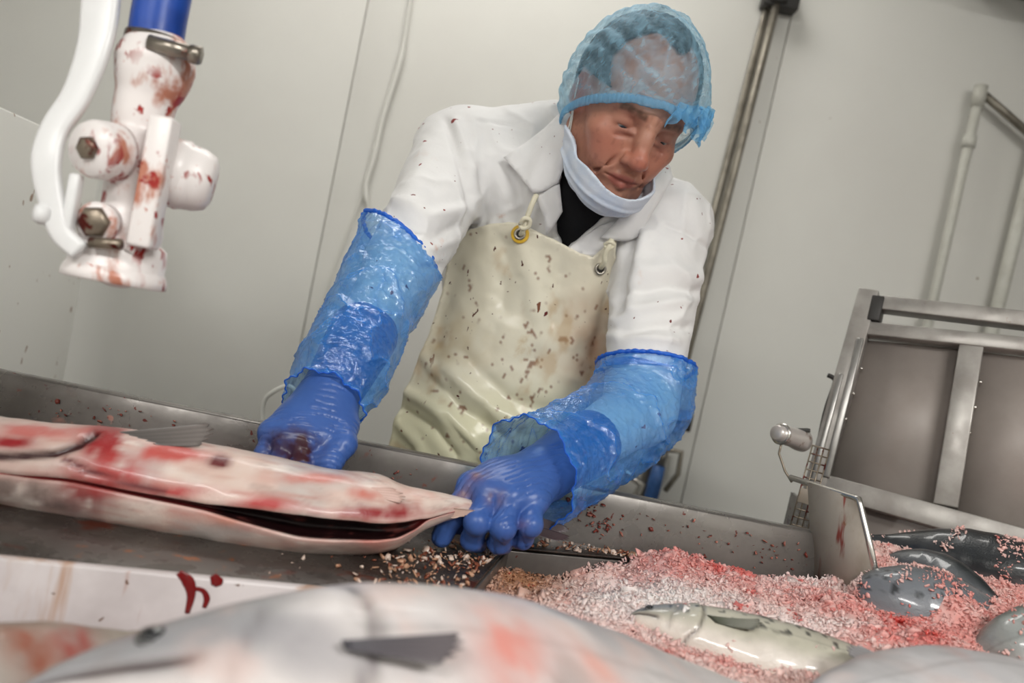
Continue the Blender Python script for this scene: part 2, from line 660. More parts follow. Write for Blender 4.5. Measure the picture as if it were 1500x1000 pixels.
M['board'] = material('white_board', srgb(212, 205, 205), 0.3, 0.0, var=(6, srgb(190, 182, 182), 0.4, 0.7), bump=[(40, 0.08)],
                      stains=[(9, 0.54, 0.68, srgb(180, 148, 128), (2.2, 2.2, 0.35), 5), (13, 0.60, 0.68, srgb(158, 104, 84), (2.0, 2.0, 0.25), 4), (70, 0.72, 0.75, srgb(110, 84, 70), (1, 1, 1), 2)])
M['screen'] = material('screen_sheet', srgb(156, 147, 141), 0.5, 0.08, var=(8, srgb(142, 133, 127), 0.3, 0.75), bump=[(30, 0.04)],
                       stains=[(30, 0.70, 0.74, srgb(120, 92, 66), (1, 1, 0.5), 3), (3, 0.5, 0.75, srgb(150, 144, 138), (1, 1, 1), 3)])
M['rod'] = material('bright_rod', srgb(200, 196, 190), 0.25, 0.9, bump=[(100, 0.05)])
M['divider'] = material('divider_steel', srgb(160, 152, 142), 0.5, 0.2, var=(9, srgb(132, 122, 110), 0.35, 0.7), bump=[(40, 0.08)],
                        stains=[(20, 0.60, 0.68, srgb(120, 86, 52), (1.6, 1.6, 0.6), 5), (12, 0.58, 0.64, srgb(120, 50, 40), (2.2, 2.2, 0.4), 4, (9, 0.5, 0.6)), (60, 0.70, 0.74, srgb(96, 70, 44))])
M['valve'] = material('white_plastic', srgb(236, 230, 228), 0.3, attr=False, bump=[(70, 0.04)],
                      stains=[(24, 0.52, 0.64, srgb(186, 122, 100), (1, 1, 0.6), 4), (50, 0.56, 0.63, srgb(156, 34, 28), (1, 1, 0.7), 3, (11, 0.40, 0.52)), (95, 0.66, 0.72, srgb(190, 110, 90))])
M['lever'] = material('lever_plastic', srgb(226, 226, 226), 0.3, bump=[(60, 0.03)], stains=[(30, 0.68, 0.73, srgb(190, 100, 88), (1, 1, 0.6), 4)])
M['hose'] = material('blue_hose', srgb(38, 78, 168), 0.3, bump=[(60, 0.05)], var=(20, srgb(30, 62, 140), 0.4, 0.7))
M['clamp'] = material('clamp_metal', srgb(150, 142, 132), 0.3, 0.85, bump=[(60, 0.1)], stains=[(40, 0.58, 0.64, srgb(140, 36, 30))])
M['bolt'] = material('bolt_metal', srgb(135, 124, 110), 0.4, 0.8, bump=[(90, 0.2)], stains=[(50, 0.55, 0.62, srgb(90, 34, 28))])
M['pole'] = material('pole_metal', srgb(150, 144, 132), 0.42, 0.6, var=(20, srgb(120, 114, 104), 0.4, 0.7), bump=[(50, 0.05)])
M['blue_grip'] = material('blue_grip', srgb(58, 98, 158), 0.45, var=(40, srgb(44, 78, 132), 0.4, 0.7), bump=[(80, 0.1)])
M['pipe'] = material('white_pipe', srgb(206, 205, 196), 0.4, var=(12, srgb(192, 190, 180), 0.4, 0.7), bump=[(50, 0.03)])
M['cable'] = material('white_cable', srgb(222, 221, 214), 0.5, bump=[(70, 0.04)])
M['spray_head'] = material('spray_head_metal', srgb(206, 200, 196), 0.3, 0.5, bump=[(60, 0.1)], stains=[(60, 0.6, 0.68, srgb(150, 130, 116))])
M['lamp'] = None

# skin and cloth
M['skin'] = material('skin', attr=True, rough=0.42, sss=0.12, sssr=(0.012, 0.004, 0.002), bump=[(420, 0.12, (1, 1, 1), 0.0008), (90, 0.08)])
M['hair'] = material('short_hair', srgb(62, 55, 50), 0.6, var=(160, srgb(28, 24, 22), 0.4, 0.6, (1, 1, 0.25)), bump=[(300, 0.6, (1, 1, 0.2))])
M['eye'] = material('eyeball', attr=True, rough=0.12, coat=0.5)
M['coat'] = material('white_cotton', srgb(234, 233, 232), 0.75, bump=[(900, 0.12, (1, 1, 1), 0.0006), (26, 0.25, (1, 1, 1), 0.004)], var=(5, srgb(222, 221, 221), 0.45, 0.75),
                     stains=[(20, 0.62, 0.76, srgb(216, 190, 178), (1, 1, 1), 4, (4, 0.48, 0.6)), (52, 0.745, 0.765, srgb(140, 60, 58), (1, 1, 1), 1), (120, 0.75, 0.765, srgb(120, 62, 60), (1, 1, 1), 1, (6, 0.48, 0.55))])
M['shirt'] = material('black_knit', srgb(14, 14, 18), 0.85, bump=[(300, 0.3)])
M['trousers'] = material('dark_trousers', srgb(40, 44, 54), 0.8, bump=[(200, 0.3)])
M['boot'] = material('white_rubber', srgb(210, 208, 200), 0.4, bump=[(60, 0.1)])
M['apron'] = material('oilcloth', srgb(222, 216, 192), 0.27, attr=True, bump=[(14, 0.2, (1, 1, 1), 0.004), (220, 0.05)],
                      stains=[(16, 0.60, 0.74, srgb(196, 170, 128), (1, 1, 0.7), 5, (5, 0.45, 0.6)), (44, 0.655, 0.68, srgb(116, 66, 40), (1, 1, 0.6), 3, (6.5, 0.5, 0.58)),
                              (95, 0.70, 0.72, srgb(84, 44, 34), (1, 1, 0.7), 2, (4.5, 0.42, 0.5)), (60, 0.735, 0.75, srgb(96, 30, 28), (1, 1, 0.5), 2)], spec=0.5)
M['yellow'] = material('yellow_patch', srgb(214, 172, 52), 0.4, bump=[(80, 0.1)])
M['brass'] = material('grommet_metal', srgb(176, 170, 160), 0.3, 0.9, bump=[(80, 0.1)])
M['strap'] = material('cream_strap', srgb(222, 216, 192), 0.5, bump=[(120, 0.3)])
M['mask'] = material('mask_fabric', srgb(216, 224, 236), 0.8, sss=0.0, bump=[(500, 0.1), (70, 0.2, (1, 1, 4))], var=(30, srgb(198, 212, 232), 0.4, 0.7))
M['glove'] = material('blue_rubber', attr=True, rough=0.33, bump=[(160, 0.15), (50, 0.12)], spec=0.45)
M['film'] = film('blue_film', (0.62, 0.86, 1.0), srgb(58, 146, 242), 0.22, 0.10, 'op', (40, 1.0, (1, 1, 1), .006), 0.42, .12)
M['film_edge'] = film('blue_film_gathered', (0.3, 0.6, 1.0), srgb(44, 112, 222), 0.55, 0.22, None, (90, 0.8), 0.3)
M['net'] = film('hairnet_film', (0.84, 0.94, 1.0), srgb(158, 206, 232), 0.06, 0.6, 'op', (500, 0.3, (1, 1, 0.3)), 0.38)
M['net_band'] = film('hairnet_band', (0.72, 0.9, 1.0), srgb(120, 186, 228), 0.42, 0.6, None, (300, 0.5), 0.3)
M['chain'] = material('gold_chain', srgb(180, 160, 110), 0.3, 0.9, bump=[(200, 0.2)])

# fish and ice
M['fish'] = material('fish_skin', attr=True, rough=0.36, metal=0.0, bump=[(420, 0.5, (1, 1, 1), 0.0012), (60, 0.15, (1, 1, 1), .002)], spec=0.5, coat=0.12)
M['fish_cut'] = material('fish_belly', attr=True, rough=0.38, bump=[(220, 0.35, (1, 1, 1), 0.0012), (40, 0.2, (1, 1, 1), .003)], spec=0.5, coat=0.15, sss=0.05)
M['fish_wet'] = material('wet_fish_skin', attr=True, rough=0.3, bump=[(300, 0.5, (1, 1, 1), 0.0012), (50, 0.3, (1, 1, 1), .003)], spec=0.5, coat=0.6)
M['fin'] = material('fin_skin', attr=True, rough=0.35, bump=[(200, 0.2)], spec=0.5)
M['fish_eye'] = material('fish_eye', srgb(16, 18, 22), 0.08, coat=1.0, bump=[(40, 0.02)])
M['ice'] = material('bloody_ice', attr=True, rough=0.22, sss=0.2, sssr=(0.012, 0.006, 0.005), bump=[(180, 0.2)], spec=0.5)
M['blood'] = material('blood', srgb(110, 10, 12), 0.12, bump=[(60, 0.1)], spec=0.6)
# ------------------------------------------------------------------ the room
def struct(name, geo_or_vf, mat, parent=None, bevel=0):
    g = geo_or_vf if isinstance(geo_or_vf, Geo) else Geo().add(*geo_or_vf)
    o = g.build(name, mat, parent, False, bevel)
    if parent is None:
        o['kind'] = 'structure'
    return o

XL, XR, YB, YF = -2.3, 2.7, 2.55, -3.4
struct('floor', box((XL - .1, YF - .1, -0.1), (XR + .1, YB + .1, 0)), M['floor'])
struct('ceiling', box((XL - .1, YF - .1, CEIL_Z), (XR + .1, YB + .1, CEIL_Z + .1)), M['ceiling'])
wb = struct('wall_back', box((XL - .1, YB + .02, 0), (XR + .1, YB + .12, CEIL_Z)), M['wall'])
# insulated wall panels with a recessed joint between neighbours
joints = [XL, -0.62, 0.60, 1.95, XR]
for a, b in zip(joints[:-1], joints[1:]):
    struct('panel', box((a + .0015, YB, 0.0), (b - .0015, YB + .03, CEIL_Z)), M['wall'], wb, 0.002)
struct('wall_left', box((XL - .12, YF - .1, 0), (XL, YB + .1, CEIL_Z)), M['wall_white'])
struct('wall_right', box((XR, YF - .1, 0), (XR + .12, YB + .1, CEIL_Z)), M['wall'])
struct('wall_front', box((XL - .1, YF - .12, 0), (XR + .1, YF, CEIL_Z)), M['wall'])

# white half-height partition standing on the left, end face towards the room
e0 = P(152, 228, 2.2)
e1 = P(0, 152, 1.42)
dirp = nrm(np.array([e1[0] - e0[0], e1[1] - e0[1], 0]))
outp = np.array([dirp[1], -dirp[0], 0])           # away from the room
if outp[0] > 0:
    outp = -outp
zt = (e0[2] + e1[2]) / 2
a = np.array([e0[0], e0[1], 0])
b = a + dirp * 2.2
hv = np.array([0, 0, zt / 2])
struct('wall_partition', obox((a + b) / 2 + outp * .05 + hv, (b - a) / 2, outp * .05, hv), M['wall_white'], None, 0.004)

# ceiling fixtures: the only lights of the room
def emitter(name, col, strength):
    g = NT(name)
    e = g.n('ShaderNodeEmission')
    e.inputs[0].default_value = (*col, 1)
    e.inputs[1].default_value = strength
    g.l(e.outputs[0], g.out.inputs['Surface'])
    return g.m
M['lamp'] = emitter('lamp_diffuser', (1.0, 0.97, 0.92), 9.0)
LAMP_LABELS = ['white ceiling light fixture above the long trough', 'white ceiling light fixture above the photographer', 'white ceiling light fixture beside the entrance wall']
for k, (lx, ly, sx, sy, W) in enumerate(LAMPS):
    t = thing('ceiling_light', (lx, ly, CEIL_Z), LAMP_LABELS[k], 'light')
    Geo().add(*box((lx - sx / 2 - .04, ly - sy / 2 - .04, CEIL_Z - .07), (lx + sx / 2 + .04, ly + sy / 2 + .04, CEIL_Z))).build('housing', M['cable'], t, False, .005)
    Geo().add(*box((lx - sx / 2, ly - sy / 2, CEIL_Z - .085), (lx + sx / 2, ly + sy / 2, CEIL_Z - .071))).build('diffuser', M['lamp'], t, False)
    L = bpy.data.lights.new('tube_light', 'AREA')
    L.shape, L.size, L.size_y, L.energy = 'RECTANGLE', sx, sy, W
    L.color = (1.0, 0.985, 0.955)
    lo = bpy.data.objects.new('tube_light', L)
    link(lo, t)
    lo.location = (lx, ly, CEIL_Z - .09)

# ------------------------------------------------------------------ things on the back wall
def wall_pt(x, y, off=0.0):
    """point of the back wall plane (or a plane `off` in front of it) seen at a pixel"""
    v = FW + (x - 750) / FPX * RT + (500 - y) / FPX * UP
    return CAM + v * ((YB - off) / v[1])

# long pole clipped to the wall, blue grip at its lower end
a, b = wall_pt(1141, -8, .05), wall_pt(952, 735, .05)
pt = thing('wall_pole', b, 'slim grey metal pole with blue grip clipped to the back wall', 'pole')
d = b - a
j = lambda s: a + d * s
Geo().add(*tube([j(-.08), j(.30), j(.60), j(.92)], .012, 16)).build('shaft', M['pole'], pt, True)
Geo().add(*tube([j(.885), j(.925)], .018, 16)).build('collar', M['steel_clean'], pt, True)
Geo().add(*tube([j(.925), j(.96), j(1.2)], [.019, .021, .021], 16)).build('grip', M['blue_grip'], pt, True)
Geo().add(*tube([j(.89) + [.0, -.02, 0], j(.895) + [.05, -.02, .01], j(.925) + [.055, -.02, -.01], j(.95) + [.03, -.02, -.03]], .008, 10)).build('hook', M['pole'], pt, True)
for s in (.005, .83):
    c = j(s)
    g = Geo().add(*obox(c + [.012, .02, 0], [.05, 0, 0], [0, .03, 0], [0, 0, .028])).add(*tube([c + [0, -.004, -.02], c + [0, -.004, .02]], .027, 14))
    g.build('bracket', M['dark'], pt, False, .004)

# thin rail alongside the pole (joint cover of the panels)
a, b = wall_pt(1129, -10, .012), wall_pt(945, 700, .012)
Geo().add(*bar(a, a + (b - a) * 1.5, .02, X0, .016)).build('trim_1', M['pole'], None, False, .004)['kind'] = 'structure'

# white conduits on the right of the wall
def pipe(name, pts, r, label, coupl=()):
    t = thing(name, pts[-1], label, 'pipe')
    Geo().add(*tube(pts, r, 16)).build('tube', M['pipe'], t, True)
    for (p, q) in coupl:
        Geo().add(*tube([p, q], r * 1.35, 16)).build('coupling', M['pipe'], t, True)
    return t
A, B = wall_pt(1436, 134, .05), wall_pt(1340, 560, .05)
t = pipe('conduit', [A, A + (B - A) * .5, B + (B - A) * .9], .014, 'white conduit with an elbow and side arm on the back wall behind the screen',
         [(A - (B - A) * .02, A + (B - A) * .05), (A + (B - A) * .15, A + (B - A) * .19)])
E2 = wall_pt(1530, 215, .05)
Geo().add(*tube([A, A + (E2 - A) * .4, E2], .012, 14)).build('side_arm', M['pole'], t, True)
A, B = wall_pt(1525, 190, .04), wall_pt(1425, 600, .04)
Geo().add(*tube([A, A + (B - A) * .5, B + (B - A) * .6], .019, 16)).build('wide_tube', M['pipe'], t, True)

# added dark box that stands in for the black far ceiling corner
c = wall_pt(1530, -30, .2)
g = Geo().add(*box((c[0] - .12, YB - .4, c[2] + .02), (XR, YB, c[2] + .5)))
tag(g.build('dark_corner_box', M['dark'], None, False, .01), 'added dark box standing in for the black far ceiling corner', 'duct')

# cables hanging on the wall
c1 = [wall_pt(*q, .012) for q in ((606, -30), (598, 20), (586, 90), (560, 175), (548, 230), (536, 270), (538, 300), (543, 340), (545, 400), (520, 520))]
tag(Geo().add(*tube(crom(c1, 40), [.005] * 8 + [.009] * 18 + [.004] * 14, 8)).build('hanging_cable', M['cable'], None, True), 'thin white cable hanging down the back wall above the sleeve', 'cable')
c2 = [wall_pt(*q, .012) for q in ((548, 210), (532, 280), (505, 350), (480, 420), (450, 520), (430, 600))]
tag(Geo().add(*tube(crom(c2, 30), .003, 8)).build('thin_cable', M['cable'], None, True), 'hair-thin straight cord branching off the hanging cable', 'cable')
c3 = [np.array([-.30, 1.85, .003]), np.array([-.33, 1.7, .3])] + [P(*q) for q in ((445, 620, 1.65), (440, 590, 1.65), (425, 566, 1.65), (400, 574, 1.66), (386, 592, 1.68), (384, 640, 1.7), (370, 720, 1.7))] + [np.array([-.52, 1.75, .5]), np.array([-.55, 1.8, .004]), np.array([-.75, 1.9, .004])]
tag(Geo().add(*tube(crom(c3, 70), .0045, 8)).build('looped_cable', M['cable'], None, True), 'white cable bending in a loop just behind the gloved hand at the rim', 'cable')
c4 = [wall_pt(*q, .1) for q in ((915, 690), (940, 710), (925, 735), (915, 760))]
tag(Geo().add(*tube(c4, .012, 8)).build('wall_hook', M['rod'], None, True), 'small bent white wire hook beside the blue grip', 'hook')

# ------------------------------------------------------------------ trough
RIM_Z, PLATE_Z, TRAY_Z = 0.957, 0.885, 0.835
r0, r1 = P(0, 545, 1.10), P(1160, 772, 1.17)
rd = nrm(np.array([r1[0] - r0[0], r1[1] - r0[1], 0]))      # along the rim
rn = np.array([-rd[1], rd[0], 0])                          # towards the man
def rim_at(x, z=RIM_Z, back=0.0):
    s = (x - r0[0]) / rd[0]
    p = r0 + rd * s + rn * back
    return np.array([p[0], p[1], z])
trough = thing('fish_trough', (0.1, 0.85, 0), 'long stainless steel trough with stained rim in front of the man', 'trough')
X1, X2, XD = -1.15, 1.35, .545
g = Geo()
sec = [(0.0, RIM_Z), (0.006, RIM_Z + .002), (0.03, RIM_Z - .001), (0.032, RIM_Z - .03), (.028, RIM_Z - .03), (0.026, RIM_Z - .006), (0.004, RIM_Z - .005),
       (0.0, RIM_Z - .02), (0.0 - .028, 0.70), (-.034, .70), (-.006, RIM_Z - .02)]
V = [rim_at(x, z, bk) for x in (X1, XD) for bk, z in sec]
n = len(sec)
g.add(V, [tuple(f) for f in gridfaces(2, n)] + [tuple(range(n))[::-1], tuple(range(n, 2 * n))])
g.build('back_wall', M['trough'], trough, False, .0015)
# work plate: outline in plan
pf0, pf1 = onz(0, 812, PLATE_Z), onz(440, 855, PLATE_Z)
ed = nrm(pf1 - pf0)
st0, st1 = onz(745, 800, PLATE_Z), onz(905, 815, PLATE_Z)
pfL = pf0 - ed * .75
pfR = pf1 + ed * .16
stR = st0 + (st1 - st0) * 3.2
def backpt(x):
    return rim_at(x, PLATE_Z, -.012)
outl = [pfL, pf0, pf1, pfR, st0, st1, stR * 1.0, backpt(stR[0] + .05), backpt(0.0), backpt(X1)]
outl[6] = np.array([stR[0], min(stR[1], backpt(stR[0])[1] - .01), PLATE_Z])
def prism(outl, z0, z1):
    n = len(outl)
    V = [np.array([p[0], p[1], z]) for z in (z0, z1) for p in outl]
    return V, [tuple(range(n))[::-1], tuple(range(n, 2 * n))] + [(i, (i + 1) % n, n + (i + 1) % n, n + i) for i in range(n)]
Geo().add(*prism(outl, PLATE_Z - .004, PLATE_Z)).build('work_plate', M['plate'], trough, False, .0015)
# folded front face of the ledge beside the basin
Geo().add(*bar(st0 + [0, 0, -.04], stR + [0, 0, -.04], .07, (0, 0, 1), .004)).build('ledge_face', M['trough'], trough, False, .001)
Geo().add(*bar(st0 + [0, 0, -.04], pfR + [0, 0, -.04], .07, (0, 0, 1), .004)).build('ledge_face', M['trough'], trough, False, .001)
# white front board under the plate edge, then the near shelf
nf = np.array([ed[1], -ed[0], 0])
Geo().add(*bar(pfL + nf * .004 + [0, 0, -.029], pfR + nf * .004 + [0, 0, -.029], .058, (0, 0, 1), .012)).build('front_board', M['board'], trough, False, .002)
Geo().add(*prism([pfL + nf * .01, pfR + nf * .01, pfR + nf * .55, pfL + nf * .55], TRAY_Z - .02, TRAY_Z - .008)).build('near_shelf', M['board'], trough, False, .002)
# basin floor, outer sides and legs
bas = [pfR + nf * -.02, st0, st1, stR, backpt(XD), np.array([XD, 1.5, 0]), np.array([X2, 1.5, 0]), np.array([X2, .42, 0]), pfR + nf * .55]
Geo().add(*prism(bas, .755, .765)).build('basin_floor', M['trough'], trough, False)
Geo().add(*box((X2, .42, .72), (X2 + .006, 1.5, .94))).build('end_wall', M['trough'], trough, False)
Geo().add(*box((XD - .006, rim_at(XD)[1], .72), (XD, 1.5, .95))).build('side_wall', M['trough'], trough, False)
Geo().add(*box((XD, 1.494, .72), (X2, 1.5, .94))).build('bin_back', M['trough'], trough, False)
Geo().add(*bar((pfR + nf * .55)[:2].tolist() + [.83], (X2, .42, .83), .22, (0, 0, 1), .006)).build('front_wall', M['trough'], trough, False)
for lx, ly in ((X1 + .15, 1.0), (-.05, 1.05), (X2 - .1, 1.1), (X2 - .1, .55), (-.6, .5)):
    Geo().add(*tube([(lx, ly, 0), (lx, ly, .76)], .02, 12)).build('leg', M['steel_clean'], trough, True)

# blood runs on the white board
def blood_run(pts, rs):
    q = [onz(x, y, PLATE_Z) if y < 862 else None for x, y in pts]
    V, F = [], []
    pp = []
    for x, y in pts:            # intersect with the board face plane
        v = FW + (x - 750) / FPX * RT + (500 - y) / FPX * UP
        o = pf0 + nf * .0105
        pp.append(CAM + v * (((o - CAM) @ nf) / (v @ nf)))
    V, F = tube(crom(pp, 14), np.interp(np.linspace(0, 1, 14), np.linspace(0, 1, len(rs)), rs), 10, ref=nf)
    c = np.array(V)
    dd = (c - (pf0 + nf * .0105)) @ nf
    return c - np.outer(dd * .75, nf), F
g = Geo().add(*blood_run([(262, 838), (276, 852), (280, 872), (274, 898)], [.003, .0058, .0038, .0022]))
g.add(*blood_run([(280, 862), (296, 864), (303, 876), (299, 890)], [.002, .0022, .003, .002]))
g.build('blood_run', M['blood'], trough, True)
Geo().add(*blood_run([(312, 842), (318, 852), (320, 858)], [.003, .006, .003])).build('blood_run', M['blood'], trough, True)

# ------------------------------------------------------------------ divider plate in the trough
dp = [P(1184, 706, 1.185), P(1258, 731, 1.10), P(1283, 838, 1.06), P(1288, 880, 1.05), P(1190, 880, 1.17), P(1190, 836, 1.172)]
dv = thing('divider_plate', P(1180, 838, 1.19), 'stained steel divider plate with bright rod edge standing in the ice', 'divider')
dn = nrm(np.cross(dp[1] - dp[0], dp[2] - dp[1]))
n = len(dp)
V = [p + dn * s for s in (-.0015, .0015) for p in dp]
Geo().add(V, [tuple(range(n))[::-1], tuple(range(n, 2 * n))] + [(i, (i + 1) % n, n + (i + 1) % n, n + i) for i in range(n)]).build('plate', M['divider'], dv)
Geo().add(*tube([P(1158, 699, 1.225), P(1210, 716, 1.16), P(1252, 729, 1.108), P(1258, 731, 1.10), P(1260, 738, 1.098), P(1272, 788, 1.08), P(1288, 862, 1.055)], .0042, 12)).build('rod_edge', M['rod'], dv, True)

# ------------------------------------------------------------------ framed steel screen on the right
G0, G1 = P(1196, 712, 1.46), P(1510, 792, 1.30)          # bottom rail, left to right
G1 = G0 + (G1 - G0) * 1.2
T0 = P(1278, 478, 1.50)
gu = nrm(G1 - G0)
gn = nrm(np.cross(gu, T0 - G0))
if gn @ (CAM - G0) < 0:
    gn = -gn
scr = thing('steel_screen', G0, 'framed stainless steel screen with two riveted sheets on the right', 'screen')
def scr_pt(x, y, off=0.0):
    v = FW + (x - 750) / FPX * RT + (500 - y) / FPX * UP
    return CAM + v * (((G0 + gn * off - CAM) @ gn) / (v @ gn))
def sbar(nm, p, q, w, d=.03, off=0.0, mat='steel', ext=0.0):
    a, b = scr_pt(*p), scr_pt(*q)
    a, b = a + gn * off, b + gn * off
    b = b + (b - a) * ext
    s = np.cross(gn, nrm(b - a))
    return Geo().add(*bar(a, b, w, s, d)).build(nm, M[mat], scr, False, .002)
sbar('post', (1274, 428), (1193, 722), .034, .036)
sbar('post', (1423, 508), (1385, 742), .036, .03)
sbar('top_tube', (1292, 446), (1500, 470), .026, .03, 0, 'steel', .25)
sbar('rail', (1270, 484), (1500, 508), .024, .034, 0, 'steel', .25)
sbar('rail', (1195, 708), (1500, 793), .036, .034, 0, 'steel', .25)
sbar('edge_strip', (1262, 500), (1212, 702), .012, .02, .012, 'steel_clean')
# two sheets set back behind the frame
for (q, nm) in (([(1268, 495), (1420, 510), (1382, 745), (1205, 705)], 'sheet'), ([(1430, 512), (1545, 525), (1525, 788), (1392, 748)], 'sheet')):
    pp = [scr_pt(x, y) - gn * .012 for x, y in q]
    V = [p + gn * s for s in (-.0015, .0015) for p in pp]
    Geo().add(V, [(3, 2, 1, 0), (4, 5, 6, 7)] + [(i, (i + 1) % 4, 4 + (i + 1) % 4, 4 + i) for i in range(4)]).build(nm, M['screen'], scr)
# end bracket of the top tube
sbar('tube_bracket', (1288, 438), (1280, 474), .02, .04, 0, 'dark')
for k in range(5):
    p = scr_pt(1262 - 11.5 * k, 540 + 37 * k) + gn * .003
    Geo().add(*lathe(p, gn, [(0, .003), (.002, .0028), (.003, .0015)], 10)).build('rivet', M['rod'], scr, True)
    p = scr_pt(1436 - 8 * k, 560 + 37 * k) + gn * .003
    Geo().add(*lathe(p, gn, [(0, .003), (.002, .0028), (.003, .0015)], 10)).build('rivet', M['rod'], scr, True)
# legs down to the ground and a lower skirt behind the ice
sk = [scr_pt(1262, 724) - gn * .01, scr_pt(1545, 800) - gn * .01]
V = [sk[0], sk[1], sk[1] * [1, 1, 0] + [0, 0, .766], sk[0] * [1, 1, 0] + [0, 0, .766]]
V = [p + gn * s for s in (-.0015, .0015) for p in V]
Geo().add(V, [(3, 2, 1, 0), (4, 5, 6, 7)] + [(i, (i + 1) % 4, 4 + (i + 1) % 4, 4 + i) for i in range(4)]).build('skirt', M['screen'], scr)
# black cable running up beside the post
cb = [scr_pt(*q) + gn * .012 for q in ((1214, 552), (1222, 556), (1224, 564), (1212, 600), (1203, 640), (1196, 690))]
Geo().add(*tube(crom(cb, 24), .0042, 8)).build('edge_cable', M['dark'], scr, True)
sbar('angle_strip', (1234, 552), (1192, 712), .009, .02, .014, 'steel_clean')

# ------------------------------------------------------------------ spray head and wire basket left of the screen
sp = thing('spray_head', P(1170, 642, 1.36), 'silver cylindrical spray head pointing sideways beside the steel screen', 'spray head')
a, b = P(1137, 633, 1.33), P(1196, 652, 1.40)
ax = nrm(b - a)
Geo().add(*lathe(a, ax, [(0, .010), (.002, .0125), (.012, .0125), (.013, .015), (.02, .0155), (.045, .0155), (.062, .018), (.075, .018), (.078, .012)], 24)).build('barrel', M['spray_head'], sp, True)
Geo().add(*lathe(a + ax * .012, ax, [(0, .0125), (0, .0172), (.002, .0172), (.002, .0125)], 24)).build('ring', M['rod'], sp, True)
Geo().add(*tube([a + ax * .02, P(1142, 660, 1.34), P(1141, 664, 1.34), P(1150, 690, 1.33), P(1160, 706, 1.32)], .0018, 8)).build('trigger_wire', M['bolt'], sp, True)
Geo().add(*obox((a + b) / 2 + UP * .014 + RT * .008, RT * .012, UP * .003, FW * .006)).build('clip', M['dark'], sp, False, .001)
wbk = thing('wire_basket', P(1175, 770, 1.3), 'narrow upright wire mesh tray hanging behind the trough rim', 'wire basket')
c0, c1_ = P(1190, 652, 1.33), P(1152, 790, 1.33)
wv, wu = c1_ - c0, P(1215, 660, 1.33) - P(1190, 653, 1.33)
for k in range(4):
    a = c0 + wu * k / 3
    Geo().add(*tube([a, a + wv * 1.15], .0012, 6)).build('wire', M['bolt'], wbk, True)
for k in range(13):
    a = c0 + wv * k / 12
    Geo().add(*tube([a - wu * .03, a + wu * 1.03], .0012, 6)).build('wire', M['bolt'], wbk, True)
for k in (.1, .9):
    a = c0 + wu * k + wv * .98
    b = rim_at(a[0], RIM_Z + .003, .02)
    Geo().add(*tube([a, a + [0, -.02, 0], b + [0, 0, .004], b + [0, -.012, .002]], .0015, 6)).build('hook_wire', M['bolt'], wbk, True)
Geo().add(*obox(c0 + wv * .52 + wu * .45 - FW * .004, wu * .5, wv * .075, FW * .001)).build('tag_plate', M['divider'], wbk, False, .0005)

# ------------------------------------------------------------------ hose valve hanging in front on the left
VD = .80
vx = lambda x, y, dz=0.0: P(x, y, VD + dz)
vm = VD / FPX                                                # metres per pixel at that depth
va = thing('hose_valve', vx(160, 440), 'blood-smeared white plastic hose valve hanging from a blue hose', 'valve')
axv = nrm(vx(165, 440) - vx(230, 90))                        # downwards
Geo().add(*tube(crom([np.array([vx(252, -70)[0] + .05, vx(252, -70)[1] + .1, CEIL_Z]), vx(262, -260) + [.01, .02, .1], vx(252, -70), vx(240, -10), vx(230, 45), vx(224, 100)], 40), 39 * vm, 28)).build('hose', M['hose'], va, True)
cc = vx(229, 68)
Geo().add(*lathe(cc - axv * .007, axv, [(0, 40 * vm), (0, 45 * vm), (.014, 45 * vm), (.014, 40 * vm)], 36)).build('clamp_band', M['clamp'], va, True)
a, b = vx(218, 62, -.034), vx(294, 82, -.03)
Geo().add(*tube([a, a + (b - a) * .8], 11 * vm, 14)).build('clamp_screw', M['clamp'], va, True)
Geo().add(*tube([a + (b - a) * .8, b], 14 * vm, 6)).build('screw_head', M['clamp'], va, False)
lo = np.minimum(vx(60, 470, -.09), vx(340, 60, .09)) - .03
hi = np.maximum(vx(60, 470, .09), vx(340, 60, .09)) + .03
fv = Field(np.minimum(lo, hi), np.maximum(lo, hi), .0018, .012)
fv.cone(vx(228, 96), vx(226, 106), 60 * vm * .93, 58 * vm * .9, 0)
fv.cone(vx(226, 104), vx(210, 165), 50 * vm, 38 * vm, .008)
fv.cone(vx(210, 160), vx(186, 340), 40 * vm, 40 * vm, .008)
fv.cone(vx(208, 225), vx(160, 226, -.04), 36 * vm, 34 * vm, .008)
fv.cone(vx(205, 250), vx(262, 262), 40 * vm, 44 * vm, .008)
fv.cone(vx(190, 340), vx(178, 372), 46 * vm, 50 * vm, .006)
V, F = fv.surf()
V = relax(V, F, 2)
mesh('valve_body', V, F, M['valve'], va)
ro = nrm(vx(300, 268, .01) - vx(240, 250))
Geo().add(*lathe(vx(244, 250), ro, [(0, .026), (.002, .032), (.016, .033), (.018, .031), (.030, .030), (.040, .026), (.044, .019), (.0445, .0)], 40)).build('outlet_cap', M['valve'], va, True)
bo = nrm(vx(128, 216, -.05) - vx(190, 226))
Geo().add(*lathe(vx(168, 223, -.03), bo, [(0, .026), (.006, .0262), (.024, .0255), (.03, .023), (.031, .0)], 36)).build('side_boss', M['valve'], va, True)
Geo().add(*lathe(vx(168, 223, -.03) + bo * .031, bo, [(0, .0105), (.004, .0105), (.006, .008), (.0062, 0)], 6)).build('boss_bolt', M['bolt'], va, False)
rp = vx(226, 268, -.036)
Geo().add(*obox(rp, axv * 92 * vm, np.cross(axv, FW) * 17 * vm, FW * .012)).build('rib', M['valve'], va, False, .003)
Geo().add(*lathe(vx(178, 352), axv, [(0, .036), (.004, .041), (.014, .0425), (.026, .0425), (.028, .044), (.034, .0462), (.040, .0462), (.041, .042), (.041, .034), (.02, .030)], 48)).build('base_ring', M['valve'], va, True)
